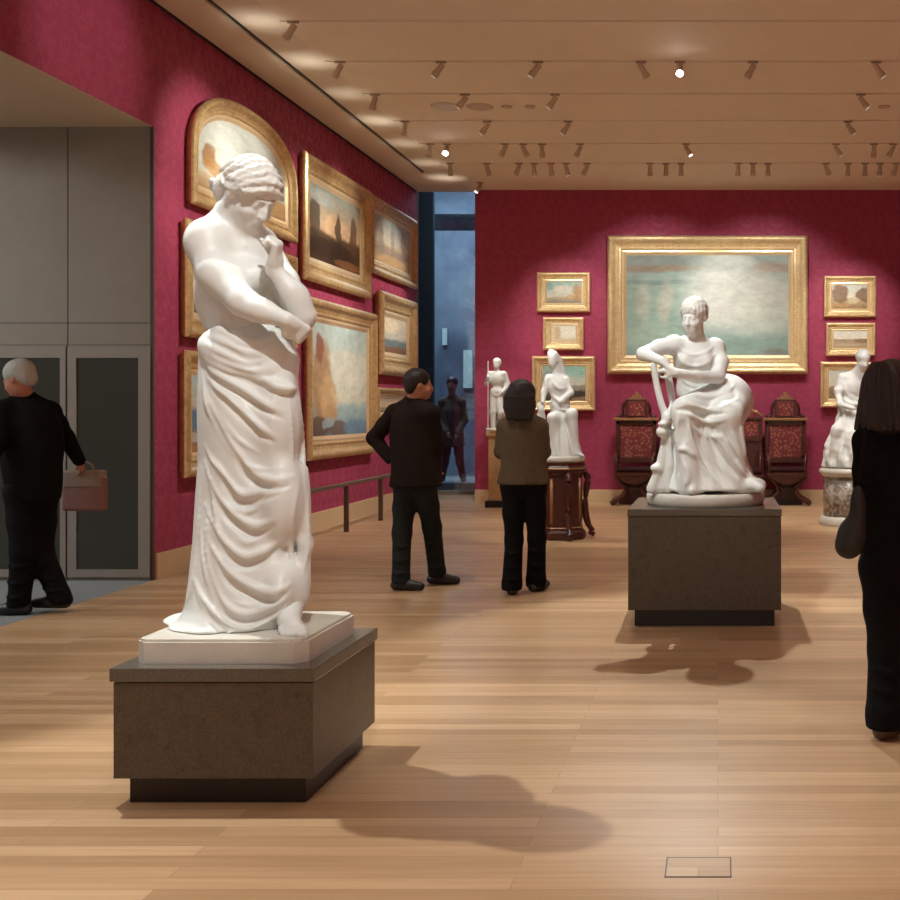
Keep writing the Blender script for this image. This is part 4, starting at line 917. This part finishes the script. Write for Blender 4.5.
F.ell(r(851, 405, .02), (.135, .12, .17), .05); F.ell(r(851, 387, 0), (.15, .12, .16), .05); F.cap(r(843, 378, 0), r(862, 374, -.03), .065, .065, .04)
F.path([r(842, 379), r(838, 392, -.06), r(840, 404, -.14)], (.060, .040), .03); F.cap(r(840, 404, -.14), r(853, 408, -.2), .042, .03, .02)
F.path([r(863, 375), r(869, 392, -.06), r(862, 404, -.14)], (.060, .036), .03)
F.cap(r(857, 372, -.03), r(861, 363, -.08), .055, .05, .03); ghead(F, r(863, 360, -.1), (.25, -.8, -.5), 1.05); F.ell(r(863, 356, -.07), (.095, .105, .09), .02)
F.strokes([xz(L, 13.7) for L in ([(838, 402), (846, 412), (858, 414)], [(840, 396), (850, 404), (862, 404)], [(838, 425), (834, 440), (828, 462)], [(845, 428), (842, 445), (838, 466)], [(852, 430), (852, 448), (848, 466)], [(858, 428), (862, 448), (864, 466)], [(843, 382), (848, 394), (858, 400)])], .022, .02)
F.noise(.004, 28, 5); F.below(O5[2]+.002); F.mesh('figure', M['marble'], t, O5, 1, 1)
t = thing('stone_drum', 'round variegated grey marble drum with white mouldings under the stooping figure', 'pedestal', (O5[0], O5[1], 0))
bm = bmesh.new(); lathe(bm, [(.385, 0), (.39, .02), (.39, .07), (.375, .09), (.36, .11)], 40); obj('white_foot', bm, M['marble_base'], t, True)
bm = bmesh.new(); lathe(bm, [(.335, .11), (.335, .61)], 40); obj('shaft', bm, M['varieg'], t, True)
bm = bmesh.new(); lathe(bm, [(.345, .61), (.36, .63), (.385, .65), (.39, .67), (.38, .70), (.35, .71)], 40); obj('white_rim', bm, M['marble_base'], t, True)

# ---------------------------------------------------------------- visitors
def person(label, root, jt, hf, hs, top_rows, mats, hair, h=.008, legs_r=(.095, .068, .058), arm_r=(.062, .050, .040), cut=None, ankle_cut=.05, shoe=None, hands=True, toes=None, arms=True, up=(0, 0, 1)):
    """jt: world-space joints; top_rows: (z, cx, cy, rx, ry) of the upper garment"""
    R = V3(root[0], root[1], root[2] if len(root) > 2 else 0); t = thing('person', label, 'person', tuple(R))
    allp = np.array(list(jt.values())); lo, hi = allp.min(0)-.22, allp.max(0)+.24; lo[2] = R[2]-.02
    F = Field(lo, hi, h)
    head(F, jt['head'], hf, hs, up)
    F.cap(jt['neck'], jt['head']+np.array([0, 0, -.02]), .056*hs, .050*hs, .03)
    ch = (jt['shL']+jt['shR'])/2; pe = (jt['hipL']+jt['hipR'])/2
    F.cap(jt['shL'], jt['shR'], .05, .05, .05); F.cap(jt['neck'], ch-np.array([0, 0, .1]), .05, .09, .05); F.path([ch-np.array([0, 0, .12]), pe+np.array([0, 0, .08])], (.115, .10), .05); F.cap(jt['hipL'], jt['hipR'], .08, .08, .05)
    for s in 'LR':
        F.path([jt['sh'+s], jt['el'+s]], (.045, .038), .02); F.path([jt['el'+s], jt['wr'+s]], (.038, .026), .02)
        F.path([jt['hip'+s], jt['kn'+s]], (.078, .050), .03); F.path([jt['kn'+s], jt['an'+s]], (.050, .036), .02)
        if hands: hand(F, jt['wr'+s], jt.get('hd'+s, jt['wr'+s]*2-jt['el'+s])-jt['wr'+s], jt.get('hn'+s, V3(0, 1, .1)), .95, .5, 1, .006)
    F.mesh('body', M['skin'], t, R, 1, 1)
    # trousers
    z0 = R[2]+ankle_cut
    F = Field(lo, np.array([hi[0], hi[1], pe[2]+.25]), h)
    for s in 'LR':
        F.path([jt['hip'+s], (jt['hip'+s]+jt['kn'+s])/2, jt['kn'+s]], (legs_r[0], legs_r[1]), .03); F.path([jt['kn'+s], jt['an'+s]], (legs_r[1], legs_r[2]), .03)
        d = jt['an'+s]-jt['kn'+s]; F.cap(jt['an'+s], jt['an'+s]+nv(d)*.05, legs_r[2], legs_r[2]*1.02, .02)
        for a in (.30, .62, .9):
            p = jt['kn'+s]+(jt['an'+s]-jt['kn'+s])*a; F.path([p+V3(-.07, -.06, .015), p+V3(0, -.085, 0), p+V3(.07, -.06, .01)], .006, .02)
    F.cap(jt['hipL'], jt['hipR'], legs_r[0]*.98, None, .04); F.ell(pe+np.array([0, 0, .03]), (.15, .105, .10), .04)
    F.below(z0); F.mesh('trousers', M[mats[1]], t, R, 1, 1)
    # upper garment
    zl = min(r_[0] for r_ in top_rows)
    F = Field((lo[0]-.03, lo[1]-.03, zl-.03), (hi[0]+.03, hi[1]+.03, jt['neck'][2]+.12), h)
    F.loft(top_rows, .04, lambda th, z: .004*np.sin(th*7+z*20))
    F.cap(jt['shL'], jt['shR'], arm_r[0]*.9, None, .05); F.cap(jt['shL']+np.array([0, 0, .0]), jt['neck'], arm_r[0]*.85, .06, .04); F.cap(jt['shR'], jt['neck'], arm_r[0]*.85, .06, .04)
    if arms:
        for s in 'LR':
            F.path([jt['sh'+s], (jt['sh'+s]+jt['el'+s])/2, jt['el'+s]], (arm_r[0], arm_r[1]), .025); F.path([jt['el'+s], jt['wr'+s]], (arm_r[1], arm_r[2]), .025)
            for a in (.72, .9):
                p = jt['sh'+s]+(jt['el'+s]-jt['sh'+s])*a; F.path([p+V3(-.05, -.03, .01), p+V3(0, -.055, 0), p+V3(.05, -.03, .0)], .007, .015)
    F.path([jt['neck']+V3(-.06, .0, .01), jt['neck']+V3(0, -.055, .0), jt['neck']+V3(.06, .0, .01)], .018, .015)
    F.below(zl); F.mesh('jacket', M[mats[0]], t, R, 1, 1)
    # hair
    F = Field(jt['head']-np.array([.26, .26, .42]), jt['head']+np.array([.26, .26, .22]), h*.8); hair(F, jt['head'], nv(hf), hs); F.mesh('hair', M[mats[2]], t, R, 1, 1)
    # shoes
    for s in 'LR':
        a = jt['an'+s]; tv = nv((toes[s][0], toes[s][1], 0)); zf = toes[s][2] if len(toes[s]) > 2 else R[2]; heel = a-tv*.045; 
        F = Field(a-.34, a+.34, h*.8)
        F.cap(V3(heel[0], heel[1], zf+.042), V3(a[0]+tv[0]*.07, a[1]+tv[1]*.07, zf+.045), .042, .043, .02); F.cap(V3(*(a+tv*.07)[:2], zf+.042), V3(*(a+tv*.165)[:2], zf+.036), .044, .034, .02); F.cap(V3(*a[:2], zf+.05), V3(a[0], a[1], zf+.10), .045, .042, .02)
        F.below(zf+.002); F.mesh('shoe', M[mats[3]], t, R, 1, 1)
    return t
def short_hair(F, c, f, s):
    u = nv(np.array([0, 0, 1.])-f*f[2]); r = np.cross(f, u); P = lambda a, b, d: c+(r*a+f*b+u*d)*s
    F.ell(P(0, -.020, .040), (.086*s, .102*s, .092*s), .02, f, u); F.ell(P(0, -.065, -.015), (.066*s, .045*s, .060*s), .02, f, u)
    F.ell(P(0, .105, -.030), (.085*s, .062*s, .090*s), .01, f, u, sub=True)
    for sg in (-1, 1): F.ell(P(sg*.085, .01, -.02), (.025*s, .03*s, .034*s), .008, f, u, sub=True)
def long_hair(F, c, f, s):
    u = nv(np.array([0, 0, 1.])-f*f[2]); r = np.cross(f, u); P = lambda a, b, d: c+(r*a+f*b+u*d)*s
    F.ell(P(0, -.020, .035), (.104*s, .118*s, .108*s), .02, f, u); F.ell(P(0, -.055, -.06), (.118*s, .085*s, .12*s), .04, f, u); F.ell(P(0, -.065, -.12), (.125*s, .065*s, .08*s), .05, f, u)
    for sg in (-1, 1): F.path([P(sg*.085, .02, .0), P(sg*.105, .0, -.09), P(sg*.15, -.02, -.20)], (.035*s, .024*s), .03)
    F.ell(P(0, .115, -.030), (.062*s, .070*s, .088*s), .01, f, u, sub=True)
    for i in range(9):
        a = -1.0+.25*i; F.path(bez([P(.06*math.sin(a), -.075-.04*math.cos(a), .115), P(.110*math.sin(a), -.07-.06*math.cos(a), .05), P(.128*math.sin(a*1.05), -.07-.06*math.cos(a), -.05), P(.15*math.sin(a*1.1), -.08-.04*math.cos(a), -.175)], 4), .011, .006)
def bob_hair(F, c, f, s):
    u = nv(np.array([0, 0, 1.])-f*f[2]); r = np.cross(f, u); P = lambda a, b, d: c+(r*a+f*b+u*d)*s
    F.ell(P(0, -.018, .034), (.113*s, .118*s, .112*s), .02, f, u); F.ell(P(0, -.045, -.06), (.118*s, .092*s, .10*s), .04, f, u); F.ell(P(0, -.075, -.135), (.100*s, .055*s, .06*s), .05, f, u)
    for i in range(13):
        a = -1.3+.216*i; F.path([P(.07*math.sin(a), -.08-.03*math.cos(a), .11), P(.128*math.sin(a), -.075-.06*math.cos(a), .0), P(.132*math.sin(a), -.07-.06*math.cos(a), -.08), P(.10*math.sin(a), -.09-.035*math.cos(a), -.175)], (.007, .010), .006)
    F.ell(P(0, .115, -.030), (.062*s, .068*s, .085*s), .01, f, u, sub=True)
def rows(L, D):
    out = []
    for py, a, b, ry in L:
        p = at((a+b)/2, py, D); out.append((p.z, p.x, D, (b-a)/2*D/FPX, ry))
    return out
# man in the brown jacket
jm = dict(head=J(419, 385, 8.80), neck=J(413, 401, 8.84), shL=J(395, 413, 8.93), shR=J(430, 413, 8.74), elL=J(374, 438, 8.98), elR=J(436, 446, 8.82), wrL=J(390, 459, 8.92), wrR=J(436, 470, 8.98),
          hipL=J(406, 484, 8.88), hipR=J(424, 484, 8.84), knL=J(402, 533, 8.86), knR=J(432, 527, 9.0), anL=J(401, 577, 8.80), anR=J(437, 571, 9.10))
person('man in dark brown jacket and dark jeans, hand on hip and head turned aside', (at(420, 0, 8.85).x, 8.85), jm, (.90, .38, -.05), 1.04,
       rows([(487, 390, 442, .155), (470, 391, 441, .15), (450, 391, 441, .14), (430, 389, 439, .13), (415, 393, 434, .115), (406, 402, 426, .08)], 8.84), ('jacket', 'jeans', 'hair_dark', 'shoe'), short_hair, legs_r=(.098, .075, .070), arm_r=(.072, .060, .046), toes={'L': (.95, -.15), 'R': (.97, -.1)}, ankle_cut=.06)
# woman in tweed, arms folded
jw = dict(head=J(522, 397, 8.66), neck=J(523, 415, 8.68), shL=J(505, 426, 8.68), shR=J(540, 426, 8.68), elL=J(501, 452, 8.72), elR=J(544, 452, 8.72), wrL=J(528, 450, 8.90), wrR=J(518, 446, 8.93),
          hipL=J(513, 486, 8.68), hipR=J(534, 486, 8.68), knL=J(514, 540, 8.69), knR=J(537, 538, 8.72), anL=J(512, 583, 8.62), anR=J(536, 579, 8.76))
person('woman in an olive brown tweed jacket and black trousers seen from behind with folded arms', (at(525, 0, 8.68).x, 8.68), jw, (.05, 1, 0), .98,
       rows([(484, 497, 550, .135), (478, 498, 549, .13), (462, 501, 546, .12), (445, 499, 547, .12), (430, 499, 547, .12), (422, 503, 543, .10), (416, 513, 533, .07)], 8.68), ('tweed', 'black', 'hair_dark', 'shoe'), bob_hair, legs_r=(.095, .070, .078), arm_r=(.060, .053, .045), toes={'L': (-.15, 1), 'R': (.35, 1)}, ankle_cut=.035)
# grey haired man striding through the passage
jg = dict(head=J(19, 379, 7.72), neck=J(25, 398, 7.78), shL=J(4, 410, 7.66), shR=J(50, 411, 7.84), elL=J(-2, 442, 7.55), elR=J(66, 438, 8.0), wrL=J(-14, 468, 7.50), wrR=J(79, 460, 8.12),
          hipL=J(21, 492, 7.72), hipR=J(42, 492, 7.82), knL=J(24, 551, 7.72), knR=J(40, 552, 7.84), anL=J(19, 602, 7.74), anR=J(59, 594, 7.84), hdR=J(83, 474, 8.17), hnR=V3(-1, 0, 0))
person('grey haired man in black walking through the side passage with a bag in his hand', (at(30, 0, 7.74).x, 7.74), jg, (-.90, .05, -.35), 1.06,
       rows([(500, 9, 58, .14), (480, 6, 60, .15), (450, 2, 62, .15), (425, 0, 60, .145), (408, 6, 52, .12), (400, 16, 38, .08)], 7.76), ('black_knit', 'black', 'hair_grey', 'shoe'), short_hair, legs_r=(.105, .085, .070), arm_r=(.068, .058, .046), toes={'L': (-.98, -.1), 'R': (-.9, .0, .03)}, ankle_cut=.06)
cB = J(85, 488, 8.20)
t = thing('handbag', 'soft reddish brown bag with tan flap carried by the grey haired man', 'bag', tuple(cB-np.array([0, 0, .17])))
bm = bmesh.new(); box(bm, -.155, .155, -.045, .045, .0, .26, bev=.03, seg=4); obj('bag_body', bm, M['bag'], t, True)
bm = bmesh.new(); box(bm, -.145, .145, -.052, .05, .17, .305, bev=.025, seg=4); obj('flap', bm, M['bag_flap'], t, True)
bm = bmesh.new(); tube(bm, bez([(-.07, 0, .29), (-.05, 0, .34), (0, 0, .365), (.05, 0, .34), (.07, 0, .29)], 5), .008, 8); obj('handle', bm, M['bag_flap'], t, True)
# dark haired woman, cut by the picture edge
jd = dict(head=J(895, 391, 4.90), neck=J(895, 424, 4.90), shL=J(866, 441, 4.90), shR=J(928, 441, 4.92), elL=J(864, 500, 4.86), elR=J(936, 500, 4.92), wrL=J(866, 548, 4.98), wrR=J(926, 550, 5.0),
          hipL=J(882, 568, 4.90), hipR=J(912, 568, 4.92), knL=J(886, 650, 4.88), knR=J(914, 646, 4.98), anL=J(886, 713, 4.86), anR=J(916, 712, 5.05), hdL=J(868, 566, 5.0), hnL=V3(1, 0, 0))
person('woman with long dark brown hair, all in black, at the edge of the picture', (at(890, 0, 4.92).x, 4.92), jd, (.75, .66, -.05), 1.0,
       rows([(580, 864, 928, .135), (560, 863, 929, .135), (530, 866, 926, .13), (500, 864, 928, .125), (470, 860, 930, .125), (447, 862, 932, .115), (433, 875, 916, .08)], 4.90), ('black_knit', 'black', 'hair_brown', 'shoe_brown'), long_hair, h=.0068, legs_r=(.098, .078, .088), arm_r=(.058, .050, .040), toes={'L': (.55, .8), 'R': (.8, .5)}, ankle_cut=.045)
M['bag_dark'] = plain('dark_grey_bag', (.010, .008, .007), .6)
cS = J(852, 556, 4.72)
t = thing('shoulder_bag', 'black slouchy shoulder bag hanging beside the dark haired woman hip', 'bag', tuple(cS))
F = Field(cS-.3, cS+np.array([.3, .3, .6]), .008)
F.ell(J(851, 538, 4.72), (.062, .06, .085), .03); F.ell(J(858, 508, 4.72), (.035, .05, .10), .05); F.ell(J(846, 547, 4.72), (.045, .055, .045), .03)
F.mesh('bag_body', M['bag_dark'], t, cS, 1, 1)
bm = bmesh.new(); tube(bm, [tuple(J(858, 505, 4.72)-cS), tuple(J(860, 470, 4.75)-cS), tuple(J(866, 431, 4.80)-cS)], .010, 8); obj('strap', bm, M['black'], t, True)
# visitor beyond the glass, standing on a low step
Dg = 19.25; gz = .18
jh = dict(head=J(452, 385, Dg), neck=J(452, 397, Dg), shL=J(442, 402, Dg), shR=J(462, 402, Dg), elL=J(439, 420, Dg), elR=J(465, 420, Dg), wrL=J(446, 432, Dg-.15), wrR=J(458, 433, Dg-.15),
          hipL=J(447, 441, Dg), hipR=J(458, 441, Dg), knL=J(445, 463, Dg-.02), knR=J(460, 463, Dg-.02), anL=J(442, 478, Dg-.02), anR=J(463, 478, Dg-.02))
person('visitor in an olive coat and dark trousers standing behind the blue glass pane', (at(452, 0, Dg).x, Dg, gz), jh, (0, -1, -.1), 1.15,
       rows([(446, 440, 465, .14), (430, 441, 463, .13), (410, 441, 463, .13), (402, 445, 459, .09)], Dg), ('olive', 'wood_dark', 'hair_brown', 'shoe'), short_hair, h=.011, arm_r=(.07, .06, .05), toes={'L': (-.3, -1), 'R': (.3, -1)}, ankle_cut=.06)
struct(obj('floor', bx(-9.8, -2.5, 18.86, 20.4, 0, gz), M['carpet']))

# ---------------------------------------------------------------- carved seats against the far wall
def throne(label, x, group='carved armchairs with crimson panels'):
    t = thing('carved_chair', label, 'chair', (x, 16.72, 0), 0, group)
    W = .31
    bm = bmesh.new()                                   # back frame with stiles and cornice
    box(bm, -W, -W+.06, .18, .26, .35, 1.28, bev=.01); box(bm, W-.06, W, .18, .26, .35, 1.28, bev=.01); box(bm, -W, W, .18, .26, .62, .70, bev=.01); box(bm, -W, W, .18, .26, 1.20, 1.27, bev=.01)
    for s in (-1, 1): lathe(bm, [(.022, 0), (.03, .02), (.02, .05), (.034, .09), (.012, .12)], 12, (s*(W-.03), .20, 1.27-.72)); lathe(bm, [(.03, 0), (.036, .03), (.02, .05)], 12, (s*(W-.03), .17, .63))
    obj('back_frame', bm, M['wood_dark'], t)
    obj('cornice', bx(-.35, .35, .14, .28, 1.27, 1.315, bev=.012), M['wood_edge'], t)
    obj('back_panel', bx(-W+.06, W-.06, .195, .24, .70, 1.20, bev=.012), M['fabric'], t)
    bm = bmesh.new(); box(bm, -.17, .17, .19, .26, 1.315, 1.60, bev=.012)
    for s in (-1, 1):
        tube(bm, bez([(s*.17, .225, 1.55), (s*.21, .225, 1.46), (s*.205, .225, 1.38), (s*.26, .225, 1.335), (s*.30, .225, 1.35)], 5), .026, 8)
    c = obj('crest', bm, M['wood_dark'], t)
    obj('crest_panel', bx(-.125, .125, .178, .20, 1.34, 1.56, bev=.01), M['fabric'], c)
    bm = bmesh.new(); prism(bm, [(-.13, 1.60), (.13, 1.60), (.12, 1.62), (.07, 1.63), (.065, 1.66), (.03, 1.67), (.028, 1.70), (0, 1.72), (-.028, 1.70), (-.03, 1.67), (-.065, 1.66), (-.07, 1.63), (-.12, 1.62)], .20, .25); obj('finial', bm, M['wood_edge'], c)
    bm = bmesh.new(); box(bm, -.30, .30, -.30, .24, .44, .50, bev=.01); obj('seat_rail', bm, M['wood_dark'], t)
    bm = bmesh.new(); box(bm, -.27, .27, -.28, .20, .50, .57, bev=.03, seg=3); obj('seat', bm, M['uphol_shaded'], t, True)
    for s in (-1, 1):
        bm = bmesh.new(); tube(bm, bez([(s*.27, .2, .72), (s*.29, .0, .76), (s*.28, -.2, .72), (s*.27, -.26, .62), (s*.26, -.25, .5)], 5), .028, 8); obj('armrest', bm, M['wood_dark'], t, True)
        for y in (-.22, .16):
            bm = bmesh.new(); tube(bm, bez([(s*.26, y, .46), (s*.20, y, .36), (s*.12, y, .26), (s*.17, y, .15), (s*.28, y, .07), (s*.35, y, .030)], 5), [.045-.008*math.sin(k*.12) for k in range(26)], 10); obj('leg', bm, M['wood_dark'], t, True)
    obj('stretcher', bx(-.15, .15, -.03, .03, .20, .27, bev=.01), M['wood_dark'], t)
    bm = bmesh.new(); prism(bm, [(-.24, .44), (.24, .44), (.16, .36), (.06, .33), (-.06, .33), (-.16, .36)], -.29, -.26); obj('apron', bm, M['wood_dark'], t)
    bm = bmesh.new(); prism(bm, [(-.22, .44), (-.16, .34), (-.11, .26), (-.17, .14), (-.25, .05), (-.25, 0), (.25, 0), (.25, .05), (.17, .14), (.11, .26), (.16, .34), (.22, .44)], .02, .07); obj('carved_trestle', bm, M['wood_dark'], t)
    return t
M['uphol_shaded'] = plain('shaded_crimson_seat', (.030, .006, .006), .8, 0, .2, 14, .2)  # crimson darkened, puts the shade of the seat recess into the colour
throne('carved dark wood chair with crimson panels, beside the horned support', at(635, 0, 16.65).x)
throne('carved dark wood chair with crimson panels, between seated statue and stone drum', at(786.5, 0, 16.65).x)
xa, xb = at(659.5, 0, 16.7).x, at(763, 0, 16.7).x; cx = (xa+xb)/2; W = (xb-xa)/2-.005
t = thing('carved_settee', 'carved dark wood settee with crimson back behind the seated statue', 'settee', (cx, 16.75, 0))
bm = bmesh.new(); box(bm, -W, W, .16, .24, .95, 1.02, bev=.01); box(bm, -W, W, .16, .24, 1.28, 1.33, bev=.01)
for x in (-W+.03, -.25, .25, W-.03): box(bm, x-.03, x+.03, .17, .23, .4, 1.30, bev=.008)
obj('back_frame', bm, M['wood_dark'], t); obj('back_panel', bx(-W+.05, W-.05, .18, .22, 1.02, 1.28, bev=.01), M['fabric'], t)
bm = bmesh.new(); tube(bm, bez([(-W, .2, 1.34), (-W*.8, .2, 1.42), (-W*.6, .2, 1.36), (-W*.3, .2, 1.38), (0, .2, 1.48), (W*.3, .2, 1.38), (W*.6, .2, 1.36), (W*.8, .2, 1.42), (W, .2, 1.34)], 6), [.030+.010*math.sin(k*1.3) for k in range(49)], 8); obj('carved_crest', bm, M['wood_edge'], t, True)
obj('lower_back', bx(-W+.05, W-.05, .18, .22, .45, .95), M['wood_dark'], t)
obj('seat_rail', bx(-W, W, -.28, .22, .38, .46, bev=.01), M['wood_dark'], t)
bm = bmesh.new(); box(bm, -W+.03, W-.03, -.26, .17, .46, .54, bev=.03, seg=3); obj('seat', bm, M['uphol_shaded'], t, True)
for s in (-1, 1):
    bm = bmesh.new(); tube(bm, bez([(s*(W-.04), .18, .80), (s*(W-.03), .0, .78), (s*(W-.04), -.2, .70), (s*(W-.05), -.25, .5)], 5), .03, 8); obj('armrest', bm, M['wood_dark'], t, True)
    for y in (-.22, .16):
        bm = bmesh.new(); lathe(bm, [(.035, 0), (.028, .05), (.022, .12), (.04, .2), (.028, .3), (.045, .39)], 12, (s*(W-.06), y, 0)); obj('leg', bm, M['wood_dark'], t, True)
